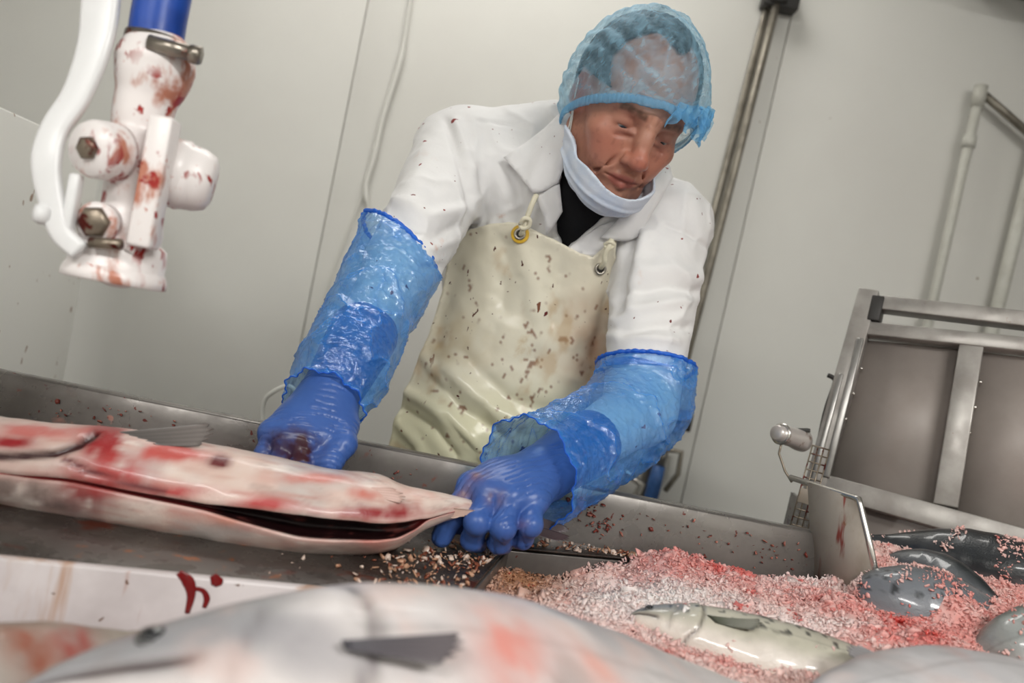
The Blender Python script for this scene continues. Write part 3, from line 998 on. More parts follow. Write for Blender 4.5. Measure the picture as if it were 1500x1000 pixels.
bo2 = nrm(vx(128, 322, -.06) - vx(175, 326))
Geo().add(*lathe(vx(150, 326, -.03), bo2, [(0, .018), (.012, .018), (.014, .014), (.0145, .0)], 30)).build('pivot_boss', M['valve'], va, True)
Geo().add(*lathe(vx(150, 326, -.03) + bo2 * .0145, bo2, [(0, .0145), (.003, .0145), (.006, .011), (.0065, 0)], 6)).build('pivot_bolt', M['bolt'], va, False)
Geo().add(*tube([vx(132, 355, -.05), vx(178, 358, -.05)], 8 * vm, 12)).build('pin', M['bolt'], va, True)
# lever: a bent strap
lp = crom([(156, -120, -.03), (148, 0, -.03), (138, 70, -.035), (112, 140, -.04), (80, 190, -.045), (68, 240, -.05), (76, 295, -.05), (90, 340, -.05), (118, 368, -.05)], 60)
lw = np.interp(np.linspace(0, 1, 60), [0, .15, .35, .5, .6, .8, 1], [.034, .034, .026, .024, .026, .02, .018]) * .5
pts = np.array([vx(*q) for q in lp])
T, A, B = frames(pts, -FW)
an = np.linspace(0, 2 * np.pi, 20, endpoint=False)
cs, sn = np.sign(np.cos(an)) * np.abs(np.cos(an)) ** .6, np.sign(np.sin(an)) * np.abs(np.sin(an)) ** .6
V = pts[:, None] + A[:, None] * (cs * .006)[None, :, None] + B[:, None] * (sn[None, :] * lw[:, None])[..., None]
F = [tuple(f) for f in gridfaces(60, 20)] + [tuple(range(20))[::-1], tuple(59 * 20 + k for k in range(20))]
mesh('lever', V.reshape(-1, 3), F, M['lever'], va)
Geo().add(*lathe(vx(70, 315, -.05), nrm(vx(56, 312, -.055) - vx(70, 315, -.05)), [(0, .009), (.006, .0095), (.011, .007), (.012, 0)], 20)).build('lever_knob', M['lever'], va, True)
Geo().add(*obox(vx(104, 305, -.048), axv * 48 * vm, np.cross(axv, FW) * 8 * vm, FW * .006)).build('lever_web', M['lever'], va, False, .003)
# ------------------------------------------------------------------ the man: skeleton
HIP, NECK = P(705, 690, 1.54), P(858, 262, 1.37)
SHL, SHR = P(672, 232, 1.43), P(972, 332, 1.39)             # image left / image right shoulder
ELL, WRL = P(588, 388, 1.22), P(484, 578, 1.06)
ELR, WRR = P(937, 600, 1.25), P(800, 690, 1.07)
lat = nrm(SHR - SHL)
upv = NECK - HIP
upv = nrm(upv - lat * (upv @ lat))
frt = np.cross(lat, upv)                                     # towards the photographer
ROT = np.stack([lat, upv, frt])
CH = P(812, 385, 1.49)
BE = P(728, 600, 1.53)
person = thing('person', (HIP[0], HIP[1] + .03, 0), 'man in white coat, blue hair cover and cream apron bending over the trough', 'person')

HD = P(920, 162, 1.27)                                       # centre of the skull at eye height
HP, HY, HR = math.radians(30), math.radians(22), math.radians(16)
def head_axes():
    out = []
    for v in np.eye(3):
        x, y, z = v
        y, z = y * math.cos(HP) - z * math.sin(HP), y * math.sin(HP) + z * math.cos(HP)
        x, z = x * math.cos(HY) + z * math.sin(HY), -x * math.sin(HY) + z * math.cos(HY)
        x, y = x * math.cos(HR) + y * math.sin(HR), -x * math.sin(HR) + y * math.cos(HR)
        out.append(x * RT + y * UP - z * FW)
    return np.array(out)                                     # rows: head x, y, z in the world
HA = head_axes()
h2w = lambda q: HD + np.asarray(q, float) @ HA
w2h = lambda q: (np.asarray(q, float) - HD) @ HA.T

# ------------------------------------------------------------------ head (in head space: x image right, y up, z out of the face)
def head_field(lo, hi, h, far=.02):
    f = Field(lo, hi, h, far)
    f.ball((0, .036, -.014), (.083, .100, .104))
    f.ball((0, .012, .028), (.068, .07, .066), .02)
    f.ball((0, -.045, .032), (.058, .07, .058), .025)
    f.ball((0, -.068, .062), (.036, .034, .034), .025)                      # muzzle
    for s in (-1, 1):
        f.cone((s * .058, -.05, -.006), (s * .034, -.096, .052), .018, .018, .022)   # jaw
        f.cone((s * .034, -.096, .052), (0, -.108, .074), .017, .018, .016)
        f.ball((s * .044, -.026, .058), (.026, .020, .024), .02)            # cheekbone
        f.cone((s * .046, .021, .064), (s * .012, .017, .083), .011, .012, .014)     # brow
        f.ball((s * .033, -.052, .066), (.02, .022, .018), .02)             # cheek
    f.ball((0, -.104, .078), (.021, .017, .017), .018)                      # chin
    for s in (-1, 1):
        f.ball((s * .032, -.002, .098), (.019, .0135, .018), .014, 'sub')   # eye socket
    f.chain([(0, .018, .088), (0, -.008, .098), (0, -.032, .112)], [.0085, .0095, .0115], .012)
    f.ball((0, -.037, .113), (.0145, .0125, .0125), .008)
    for s in (-1, 1):
        f.ball((s * .0145, -.041, .1), (.0085, .0085, .011), .007)
        f.ball((s * .007, -.0475, .106), (.0035, .003, .005), .004, 'sub')  # nostril
        f.ball((s * .032, .0005, .0715), (.0165, .0125, .0165), .006)       # lids
        f.ball((s * .032, -.0055, .088), (.0125, .0021, .012), .002, 'sub') # lid slit
        f.cone((s * .019, -.007, .088), (s * .044, -.0135, .078), .0035, .002, .006)  # bag under the eye
        f.cone((s * .021, -.038, .098), (s * .036, -.078, .078), .0028, .0022, .006, 'sub')  # nasolabial fold
        f.cone((s * .0055, .016, .1), (s * .006, .03, .099), .0016, .0012, .004, 'sub')      # frown lines
    for k_, (yy, zz) in enumerate(((.034, .097), (.042, .0965), (.05, .095))):                 # forehead lines
        f.chain([(-.034, yy + .001, zz - .014), (-.012, yy, zz), (.012, yy, zz), (.034, yy + .001, zz - .014)], [.0011] * 4, .004, 'sub')
    for s in (-1, 1):                                                        # lines beside and under the eyes
        f.cone((s * .050, -.004, .068), (s * .060, -.010, .055), .0012, .0008, .003, 'sub')
        f.cone((s * .050, .001, .068), (s * .061, .003, .054), .0012, .0008, .003, 'sub')
        f.cone((s * .018, -.013, .0915), (s * .040, -.020, .083), .0014, .001, .004, 'sub')
    f.cone((0, -.05, .108), (0, -.06, .101), .003, .002, .005, 'sub')       # philtrum
    mx = np.array((.005, 0, 0))
    f.chain([(-.024, -.0725, .085), (-.009, -.0665, .0975), (0, -.068, .098), (.009, -.0665, .0975), (.024, -.0725, .085)], [.004, .0058, .0055, .0058, .004], .004)
    f.chain([(-.021, -.0765, .085), (0, -.0805, .095), (.021, -.0765, .085)], [.0042, .0072, .0042], .004)
    f.chain([(-.0265, -.0735, .089), (-.01, -.0735, .101), (.01, -.0735, .101), (.0265, -.0735, .089)], [.0014] * 4, .002, 'sub')
    for s in (-1, 1):                                                        # ears
        f.ball((s * .079, -.003, -.014), (.010, .032, .020), .006, rot=None)
        f.ball((s * .086, .000, -.012), (.007, .022, .012), .004, 'sub')
        f.cone((s * .072, -.02, .0), (s * .076, -.03, -.006), .009, .008, .006)
    nb = w2h(NECK)
    f.cone((0, -.035, -.035), nb - (nb / np.linalg.norm(nb)) * .01, .056, .058, .02)
    return f
nbl = w2h(NECK)
t0 = time.time()
lo = np.minimum((-.105, -.135, -.135), nbl - .075)
hi = np.maximum((.105, .155, .135), nbl + .075)
nbl_keep = nbl
HF = head_field(lo, hi, .0021)
HV, HQ = HF.surf()
HV = relax(HV, HQ, 1, .4)

def skin_colour(v):
    x, y, z = v[:, 0], v[:, 1], v[:, 2]
    ax = np.abs(x)
    n = fbm(v * 55, 4, 3)
    n2 = fbm(v * 160, 3, 9)
    c = np.tile(S(186, 136, 114), (len(v), 1))
    c = mixc(c, S(158, 104, 86), np.clip(.5 + n * .9, 0, 1) * .5)
    red = lambda cx, cy, cz, r: np.exp(-((ax - cx) ** 2 + (y - cy) ** 2 + (z - cz) ** 2) / r ** 2)
    c = mixc(c, S(186, 96, 80), np.clip(red(.042, -.036, .07, .034) * .4 + red(0, -.036, .115, .018) * .7 + red(.08, 0, -.01, .035) * .7, 0, 1))
    c = mixc(c, S(204, 156, 134), red(0, .055, .085, .04) * .5)
    st = smooth(-y, .045, .085) * smooth(z, .0, .05) * smooth(-y, .125, .11)
    c = mixc(c, S(150, 112, 100), np.clip(st * (.35 + n2 * .35), 0, 1))              # stubble
    lips = smooth(.0125 - np.hypot((ax - .0) * .45, (y + .0735)), 0, .004) * smooth(z, .083, .088)
    c = mixc(c, S(158, 88, 80), lips * .8)
    br = smooth(.0075 - np.abs(y - (.0215 + .05 * (ax - .03) - 3.0 * np.maximum(ax - .04, 0) ** 1.5)), 0, .005) * smooth(ax, .011, .016) * smooth(.055 - ax, 0, .008) * smooth(z, .05, .06)
    c = mixc(c, S(76, 56, 44), np.clip(br * (.75 + n2 * .5), 0, 1))
    ey = red(.032, -.003, .088, .017)
    c = mixc(c, S(138, 88, 76), ey * .6)
    c = mixc(c, S(136, 84, 70), smooth(n2, .15, .5) * .35)
    return c
HC = skin_colour(HV)

# rest of the body, coarser, in the same mesh
KNL, KNR = np.array([HIP[0] - .1, HIP[1] - .01, .50]), np.array([HIP[0] + .12, HIP[1] - .03, .50])
ANL, ANR = np.array([HIP[0] - .11, HIP[1] + .03, .09]), np.array([HIP[0] + .13, HIP[1] + .02, .09])
allp = np.stack([HIP, NECK, SHL, SHR, ELL, WRL, ELR, WRR, KNL, KNR, ANL, ANR])
BF = Field(allp.min(0) - .2, allp.max(0) + .2, .008, .03)
BF.a[:] = .03
BF.ball(CH + frt * -.03, (.155, .18, .085), 0, rot=ROT).ball(BE, (.155, .2, .11), .05, rot=ROT)
BF.cone(CH - upv * .05, BE, .11, .12, .05)
for s_, e_, w_ in ((SHL, ELL, WRL), (SHR, ELR, WRR)):
    BF.cone(NECK - upv * .02, s_, .05, .05, .04)
    BF.chain([s_, e_, w_], [.055, .042, .028], .02)
BF.cone(NECK, NECK - upv * .08 - frt * .03, .055, .06, .02)
for k_, a_, sx in ((KNL, ANL, -.08), (KNR, ANR, .08)):
    BF.chain([HIP + lat * sx, k_, a_, a_ + [0, -.14, -.05]], [.095, .06, .042, .035], .03)
BV, BQ = BF.surf()
BV = relax(BV, BQ, 2)
V = np.vstack([h2w(HV), BV])
C = np.vstack([HC, np.tile(S(196, 146, 124), (len(BV), 1))])
mesh('body', V, [HQ, BQ + len(HV)], M['skin'], person, True, C)

# eyes
for s in (-1, 1):
    c = np.array((s * .032, -.001, .0725))
    n1, n2 = 18, 24
    th = np.linspace(0, np.pi, n1)[:, None]
    ph = np.linspace(0, 2 * np.pi, n2, endpoint=False)[None]
    look = nrm((-.05, -.5, .9))
    aa = nrm(np.cross(look, (0, 1, 0)))
    bb = np.cross(look, aa)
    D_ = np.cos(th)[..., None] * look + np.sin(th)[..., None] * (np.cos(ph)[..., None] * aa + np.sin(ph)[..., None] * bb)
    v = (c + D_ * .0138).reshape(-1, 3)
    ang = np.broadcast_to(th, (n1, n2)).ravel()
    ec = np.tile(S(164, 146, 136), (len(v), 1))
    ec = mixc(ec, S(84, 92, 96), smooth(-ang, -.48, -.44))
    ec = mixc(ec, S(8, 8, 10), smooth(-ang, -.22, -.19))
    mesh('eye', h2w(v), gridfaces(n1, n2), M['eye'], person, True, ec)

# short hair under the net: shell lifted off the skull where hair grows
def hairline(v):
    x, y, z = v[:, 0], v[:, 1], v[:, 2]
    ax = np.abs(x)
    # bare temples, a tuft in the middle
    front = z - (.066 - .55 * np.maximum(y - .06, 0) + .02 * smooth(.03 - ax, 0, .02))
    temple = np.exp(-((ax - .05) ** 2 + (y - .075) ** 2 + (z - .055) ** 2) / .032 ** 2)
    low = -.02 - y + smooth(-z, -.005, .04) * -.03
    ear = np.where((z > -.035) & (z < .08) & (y < .03) & (ax > .04), .02, -.02)
    return np.maximum(np.maximum(front, low), ear) + temple * .05 + fbm(v * 90, 2, 5) * .006
hl = hairline(HV)
keep = (hl[HQ] < 0).all(1) & (HV[HQ][:, :, 1] > -.06).all(1)
used = np.unique(HQ[keep])
rm = -np.ones(len(HV), int)
rm[used] = np.arange(len(used))
N = normals(HV, HQ)[used]
hv = HV[used] + N * (.0035 + .0022 * (1 + fbm(HV[used] * 240, 2, 8)))[:, None]
mesh('hair', h2w(hv), rm[HQ[keep]], M['hair'], person)

# ------------------------------------------------------------------ hair net
E_C, E_R = np.array((0, .020, -.014)), np.array((.099, .127, .119))
pc = np.array((0, -.034, 0.0))
pn = nrm((0.0, 1.0, -.78))
pu = nrm((1, 0, 0))
pw = np.cross(pu, pn)                                         # forwards
def cap_r(d):
    q = (pc - E_C) / E_R
    e = d / E_R
    a_, b_, c_ = (e * e).sum(-1), (q * e).sum(-1), (q * q).sum() - 1
    return (-b_ + np.sqrt(b_ * b_ - a_ * c_)) / a_
nth, nph = 60, 220
th = np.linspace(0.02, np.pi / 2 + .03, nth)[:, None]
ph = np.linspace(0, 2 * np.pi, nph, endpoint=False)[None]
D_ = np.cos(th)[..., None] * pn + np.sin(th)[..., None] * (np.cos(ph)[..., None] * pu + np.sin(ph)[..., None] * pw)
cv = pc + D_ * cap_r(D_)[..., None]
gp = np.array((.048, .042, .104))                             # where the pleats are gathered
g_ax = nrm(np.array((-.2, -.1, -1.0)))
rel = cv - gp
rad = rel - (rel @ g_ax)[..., None] * g_ax
g_a = nrm(np.cross(g_ax, (0, 1, .2)))
g_b = np.cross(g_ax, g_a)
ang = np.arctan2(rad @ g_b, rad @ g_a) + .12 * fbm(cv * 30, 2, 2)
dist = np.linalg.norm(rel, axis=-1)
fade = smooth(np.pi / 2 - th, 0.0, .25) * np.ones_like(ph)
pl = np.sin(ang * 30 + 2.0 * fbm(cv * 26, 2, 12))
sharp = np.abs(pl) ** .5 * np.sign(pl)
wgt = np.minimum(dist / .12, 1.0)
puff = .013 * np.exp(-((cv - [.06, .05, .085]) ** 2).sum(-1) / .045 ** 2)
crk = fbm(cv * 70, 3, 21)
cv = cv + D_ * ((sharp * .0016 * wgt + crk * .0028) * fade + puff * (.35 + fade * .65) + fade * .004)[..., None]
op = .10 * smooth(pl, .35, .95) + .34 * np.exp(-(dist / .026) ** 2) + .16 * smooth(np.abs(fbm(cv * 45, 3, 4)), .12, .0) * .6 + .10 * smooth(th * np.ones_like(ph), 1.3, 1.58)
op = op + .20 * smooth(np.sin(ang * 7 + 1.1), .93, 1.0)
fine = 1 - np.abs(fbm(np.stack([ang * 5, dist * 26, cv[..., 0] * 0], -1), 3, 61)) * 5
op = op + .20 * np.clip(fine, 0, 1) + .10 * np.clip(1 - np.abs(fbm(cv * 80, 2, 71)) * 5, 0, 1)
net = mesh('hair_net', h2w(cv.reshape(-1, 3)), gridfaces(nth, nph), M['net'], person, True, None, {'op': op.ravel()})
# elastic band with gathers
thb = np.pi / 2 + .02
Db = np.cos(thb) * pn + np.sin(thb) * (np.cos(ph[0])[:, None] * pu + np.sin(ph[0])[:, None] * pw)
nb_ = 420
phb = np.linspace(0, 2 * np.pi, nb_, endpoint=False)
Db = np.cos(thb) * pn + np.sin(thb) * (np.cos(phb)[:, None] * pu + np.sin(phb)[:, None] * pw)
base = pc + Db * (cap_r(Db) + .013 * np.exp(-(((pc + Db * cap_r(Db)[:, None]) - [.06, .05, .085]) ** 2).sum(-1) / .045 ** 2))[:, None]
rows = []
for k, (dr, dz) in enumerate(((.001, .009), (.003, .006), (.0032, 0), (.002, -.004), (.001, -.006), (-.001, -.004))):
    rib = np.sin(phb * 105 + k * .3 + 2 * np.sin(phb * 9)) * (.0007 if k else .0003)
    wob = fbm(np.stack([np.cos(phb) * 6, np.sin(phb) * 6, phb * 0], -1), 3, 6) * (.004 if k > 2 else .001)
    rows.append(base + Db * (dr + rib)[:, None] + pn * (dz + wob)[:, None])
mesh('elastic_band', h2w(np.array(rows).reshape(-1, 3)), gridfaces(6, nb_), M['net_band'], net)
# loose gathered frill at the front corner
n1, n2 = 18, 130
u = np.linspace(0, 1, n1)[:, None]
w = np.linspace(-1, 1, n2)[None]
fx = .052 + w * .042 + 0 * u
fz = .110 - .30 * np.abs(fx - .03) - .75 * np.maximum(fx - .055, 0)
fy = .056 - u * (.034 + .010 * np.sin(w * 11) + .012 * w) + .012 * (1 - w ** 2)
cr = fbm(np.stack([w * 9 + 0 * u, u * 3 + 0 * w, 0 * u * w], -1), 3, 17)
fr = np.stack([fx + .004 * np.sin(w * 24 + u * 3) + .004 * cr, fy + .006 * cr, fz + u * .010 + (.004 * np.sin(w * 31 + u * 2) + .008 * cr) * (0.4 + u) + .004], -1)
mesh('frill', h2w(fr.reshape(-1, 3)), gridfaces(n1, n2, False), M['net_band'], net)

# ------------------------------------------------------------------ mask pulled down under the chin
mf = Field((-.1, -.15, -.03), (.1, -.02, .14), .0022, .03)
pp = mf.whole()
hs = HF.sample(pp)
x, y, z = pp[..., 0], pp[..., 1], pp[..., 2]
chin = Field((-.1, -.15, -.03), (.1, -.02, .14), .0022, .05)
chin.ball((0, -.075, .05), (.064, .05, .062)).ball((0, -.1, .075), (.034, .025, .026), .03)
chin.cone((-.06, -.045, .01), (.06, -.045, .01), .02, .02, .03)
cd = np.minimum(hs, chin.a)
top = y - (-.0865 + .012 * smooth(np.abs(x), .02, .06) + .024 * smooth(-z, -.075, -.01) - .004 * np.exp(-(x / .02) ** 2))       # upper edge
bot = (-.136 + .03 * smooth(-z, -.07, .0)) - y
sh = np.abs(cd - .005 - .0035 * np.exp(-((y + .104 - .25 * (.08 - z)) / .004) ** 2) - .0025 * np.exp(-((y + .118 - .3 * (.08 - z)) / .003) ** 2)) - .0024 + .0004 * np.sin((y + .3 * z) * 300)
mf.a[:] = np.maximum(np.maximum(sh, np.maximum(top, bot)), np.maximum(.012 - z, -(cd - .002) * 0 - 1))
MV, MQ = mf.surf()
MV = relax(MV, MQ, 1, .5)
mask = mesh('face_mask', h2w(MV), MQ, M['mask'], person)
for s in (-1, 1):
    for dy in (0, -.018):
        q = [(s * .071, -.068 + dy, .016), (s * .077, -.04 + dy * .4, .006), (s * .083, -.012, -.008), (s * .085, .01, -.02)]
        Geo().add(*tube([h2w(p) for p in crom(q, 14)], .0011, 8)).build('ear_loop', M['cable'], mask, True)
# neck chain
q = [NECK + lat * x_ + frt * z_ + upv * y_ for x_, y_, z_ in ((-.062, .085, .0), (-.066, .06, .025), (-.062, .03, .05), (-.05, .01, .062))]
Geo().add(*tube(crom(q, 20), .0022, 8)).build('neck_chain', M['chain'], person, True)

# ------------------------------------------------------------------ coat
def torso(f):
    f.ball(CH, (.2, .205, .13), 0, rot=ROT)
    f.ball(BE, (.15, .24, .135), .06, rot=ROT)
    f.cone(CH - upv * .05, BE, .135, .13, .06)
    for s_ in (SHL, SHR):
        f.cone(NECK - upv * .035, s_, .062, .066, .05)
    return f
J = Field(np.minimum(allp[:8].min(0), BE - .3) - .12, allp[:8].max(0) + .12, .0042, .06)
torso(J)
T_ = J.clone()
for s_, e_, w_, r_ in ((SHL, ELL, WRL, (.074, .054, .034)), (SHR, ELR, WRR, (.074, .055, .036))):
    J.cone(s_, e_, r_[0], r_[1], .035)
    J.cone(e_, e_ + (w_ - e_) * .8, r_[1] - .006, r_[2], .015)
J.cone(P(690, 205, 1.43), P(810, 195, 1.42), .045, .05, .04)
# collar stand round the neck
hdup = nrm(HD - NECK)
J.cone(NECK - upv * .03, NECK + hdup * .035 - frt * .012, .075, .072, .02)
# opening of the neck: V in front, round hole on top
J.cone(NECK + hdup * -.01, NECK + hdup * .12, .062, .075, .004, 'sub')
VO = [(836, 196), (822, 235), (812, 285), (815, 340), (826, 370), (862, 338), (910, 300), (940, 280), (915, 215), (870, 190)]
sl, pp = J.sub(P(870, 270, 1.2) - .3, P(870, 270, 1.4) + .3)
rel = pp - CAM.astype(np.float32)
dd = rel @ FW.astype(np.float32)
qx = 750 + FPX * (rel @ RT.astype(np.float32)) / dd
qy = 500 - FPX * (rel @ UP.astype(np.float32)) / dd
near = ((pp - CH.astype(np.float32)) @ frt.astype(np.float32)) > .03
pd = polysd(qx.astype(float), qy.astype(float), VO) * (1.3 / FPX)
J.a[sl] = np.where(near, np.maximum(J.a[sl], -pd).astype(np.float32), J.a[sl])
JV, JQ = J.surf()
JV = relax(JV, JQ, 2, .5)

def pixels(V):
    r = V - CAM
    d = r @ FW
    return 750 + FPX * (r @ RT) / d, 500 - FPX * (r @ UP) / d, d
def ridges(V, N, lines):
    """cloth folds: raised or sunk lines, given where they run on the side facing the camera"""
    x, y, d = pixels(V)
    face = smooth(-((V - CAM) / np.linalg.norm(V - CAM, axis=1, keepdims=True) * N).sum(1), .0, .4)
    off = np.zeros(len(V))
    for pts, w, h in lines:
        g = np.exp(-(linedist(x, y, pts) / w) ** 2)
        off += h * g
    return off * face
JN = normals(JV, JQ)
FOLDS = [
    ([(655, 178), (672, 230), (688, 285), (686, 335)], 5, -.006), ([(668, 182), (686, 236), (702, 290), (700, 335)], 9, .006),
    ([(700, 180), (745, 182), (772, 190)], 2.5, -.002), ([(640, 200), (612, 260), (600, 300)], 16, .004),
    ([(585, 300), (630, 318), (680, 305)], 9, .005), ([(590, 330), (640, 345), (672, 330)], 8, -.005), ([(630, 366), (662, 352)], 8, .003),
    ([(620, 392), (648, 390)], 5, -.005), ([(720, 235), (735, 290), (722, 330)], 14, .005), ([(752, 250), (765, 300), (757, 330)], 10, -.005),
    ([(700, 250), (712, 330)], 8, -.004),
    ([(930, 345), (915, 400), (910, 455)], 8, -.007), ([(945, 345), (935, 400), (925, 450)], 10, .006), ([(975, 330), (1010, 345), (1038, 365)], 3, -.003),
    ([(905, 470), (940, 452), (1000, 440)], 9, .006), ([(915, 490), (960, 478), (1020, 480)], 7, -.005), ([(890, 492), (930, 492), (990, 500)], 7, .004),
    ([(945, 400), (985, 395), (1030, 410)], 12, .005), ([(925, 430), (980, 420), (1032, 430)], 7, -.005),
    ([(960, 280), (940, 310), (933, 340)], 3, -.003), ([(1000, 260), (1025, 330)], 14, .003),
]
n1 = fbm(JV * [13, 13, 13] + 5, 3, 31)
rn1 = 1 - np.abs(fbm(JV * 16 + 2, 2, 77)) * 2
fade_ = 1 - smooth(pixels(JV)[1], 495, 520) * (pixels(JV)[0] > 850)
fade_ = fade_ * (1 - smooth((pixels(JV)[1] - 325) * .7 - (pixels(JV)[0] - 545) * .7, -14, 6) * (pixels(JV)[0] < 660))
JV = JV + JN * fade_[:, None] * (1.35 * ridges(JV, JN, FOLDS) + .004 * n1 + .004 * np.clip(rn1, 0, 1) ** 3)[:, None]
coat = mesh('coat', JV, JQ, M['coat'], person)

# draped sheets: outlines laid onto the coat
def drape(poly, step, fld, off, d0=1.05, d1=1.62, sm=6, lines=(), wob=0.0, seed=1):
    p2, F = sheet_mesh(poly, step)
    ray = FW + (p2[:, :1] - 750) / FPX * RT + (500 - p2[:, 1:]) / FPX * UP
    d = np.full(len(p2), d0)
    best, bd = np.full(len(p2), 9.0), d.copy()
    hit = np.zeros(len(p2), bool)
    for _ in range(160):
        s = fld.sample(CAM + ray * d[:, None]) - off
        m = (s < best) & ~hit
        best[m], bd[m] = s[m], d[m]
        hit |= s < .0006
        d = np.where(hit, d, d + np.clip(s * .7, .001, .02))
        if hit.all():
            break
    d = np.where(hit, d, bd)
    d = relax(d[:, None], F, sm, .5)[:, 0]
    V = CAM + ray * d[:, None]
    N = normals(V, F)
    if (N * ray).sum() > 0:
        F = F[:, ::-1].copy()
        N = -N
    o = np.zeros(len(V))
    for pts, w, h in lines:
        o += h * np.exp(-(linedist(p2[:, 0], p2[:, 1], pts) / w) ** 2)
    if wob:
        o += wob * fbm(V * 22, 3, seed)
    return p2, V + N * o[:, None], F
# shirt seen in the neck opening
SF = Field(P(870, 270, 1.3) - .2, P(870, 270, 1.3) + .24, .0042, .03)
pp = SF.whole()
SF.a[:] = T_.sample(pp) + .012
SF.cone(NECK - upv * .03, NECK + hdup * .012, .068, .064, .02)
SF.cone(NECK + hdup * .0, NECK + hdup * .1, .05, .06, .002, 'sub')
reg = np.maximum(np.linalg.norm(pp - (NECK - upv * .06 + frt * .03).astype(np.float32), axis=-1) - .2, -((pp - CH.astype(np.float32)) @ frt.astype(np.float32)) - .02)
SF.a[:] = np.maximum(SF.a, reg)
SV, SQ = SF.surf()
SV = relax(SV, SQ, 2)
mesh('shirt', SV, SQ, M['shirt'], person)

JX = T_.clone()
JX.cone(NECK - upv * .03, NECK + hdup * .03 - frt * .012, .078, .078, .02)
def lapel(poly, lines=(), off=.010):
    p2, V, F = drape(poly, 6, JX, off, sm=4, lines=lines, wob=.0025)
    V2, F2 = thicken(V, F, .003)
    return mesh('lapel', V2, F2, M['coat'], coat)
lapel([(846, 150), (800, 190), (738, 231), (760, 256), (783, 284), (797, 280), (818, 268), (830, 232), (838, 200), (850, 165)], [([(843, 160), (800, 215), (780, 270)], 14, .006)], .016)
lapel([(783, 284), (797, 318), (800, 344), (812, 330), (824, 310), (820, 270), (800, 276)], (), .012)
lapel([(975, 232), (985, 262), (962, 300), (934, 346), (920, 352), (898, 352), (880, 348), (905, 322), (935, 292), (955, 262)], [([(970, 245), (945, 290), (915, 340)], 12, .005)], .015)
lapel([(898, 346), (905, 322), (880, 330), (848, 352), (826, 368), (845, 372), (872, 376), (890, 362)], (), .010)

# ------------------------------------------------------------------ apron
AF = Field(J.lo - [0, .1, .35], J.lo + (J.n - 1) * J.h, .006, .06)
torso(AF)
AF.ball(BE, (.185, .24, .135), .06, rot=ROT)
AF.ball(BE - upv * .05 + frt * .02, (.2, .2, .14), .05, rot=ROT)
AF.cone(HIP - upv * .05 + lat * -.08, KNL, .13, .12, .05)
AF.cone(HIP - upv * .05 + lat * .08, KNR, .13, .12, .05)
AP = [(664, 346), (690, 336), (720, 328), (745, 325), (757, 327), (780, 336), (815, 352), (850, 371), (868, 376), (882, 364), (895, 350), (903, 352), (901, 370), (906, 400),
      (911, 440), (905, 470), (892, 510), (890, 560), (900, 640), (900, 760), (880, 860), (520, 850), (545, 740), (566, 668), (580, 612), (600, 560), (628, 490), (648, 425), (657, 380)]
AL = [([(762, 350), (780, 420), (790, 500)], 16, .005), ([(740, 360), (735, 450)], 14, -.004), ([(880, 395), (850, 440), (835, 500)], 14, .005), ([(895, 395), (880, 470), (870, 520)], 9, -.005),
      ([(668, 400), (650, 460), (640, 500)], 12, -.004), ([(820, 400), (810, 470)], 12, -.004),
      ([(600, 575), (640, 598), (690, 640), (720, 680)], 9, .010), ([(592, 600), (640, 630), (668, 668)], 7, -.008), ([(588, 620), (615, 650), (628, 690)], 7, .008),
      ([(640, 560), (680, 600), (740, 640)], 10, -.007), ([(655, 540), (700, 580), (760, 620)], 10, .007), ([(680, 520), (740, 580), (800, 600)], 12, -.005),
      ([(620, 520), (650, 560)], 8, .005), ([(655, 610), (700, 660)], 5, -.005), ([(720, 600), (760, 650)], 8, .005)]
p2, V, F = drape(AP, 3.6, AF, .014, 1.05, 1.75, 10, AL, .004)
ac = np.tile(S(222, 216, 196), (len(V), 1))
ac = mixc(ac, S(226, 222, 186), smooth(p2[:, 1], 520, 640) * .8)
bl = np.exp(-(((p2[:, 0] - 868) / 40) ** 2 + ((p2[:, 1] - 520) / 90) ** 2))
ac = mixc(ac, S(190, 146, 116), np.clip(bl * (.55 + .6 * fbm(V * 40, 3, 4)), 0, .85))
bl = np.exp(-(((p2[:, 0] - 665) / 60) ** 2 + ((p2[:, 1] - 500) / 45) ** 2))
ac = mixc(ac, S(200, 182, 146), np.clip(bl * (.4 + .7 * fbm(V * 40, 3, 14)), 0, .8))
nn = fbm(V * [120, 120, 80], 3, 61)
zone = np.exp(-(((p2[:, 0] - 800) / 90) ** 2 + ((p2[:, 1] - 520) / 80) ** 2)) + .75 * np.exp(-(((p2[:, 0] - 650) / 45) ** 2 + ((p2[:, 1] - 600) / 90) ** 2)) + .15
ac = mixc(ac, S(118, 64, 40), smooth(nn + .2 * zone, .53, .6) * .8)
n3 = fbm(V * [28, 28, 20], 4, 62)
ac = mixc(ac, S(186, 152, 108), smooth(n3 + .3 * zone, .38, .7) * .5)
V2, F2 = thicken(V, F, .003)
apron = mesh('apron', V2, F2, M['apron'], person, True, np.vstack([ac, ac]))
def ap_pt(x, y, lift=.004):
    k = np.argmin((p2[:, 0] - x) ** 2 + (p2[:, 1] - y) ** 2)
    ray = nrm(FW + (x - 750) / FPX * RT + (500 - y) / FPX * UP)
    d = (V[k] - CAM) @ FW
    return P(x, y, d) - ray * lift
AN = normals(V, F)
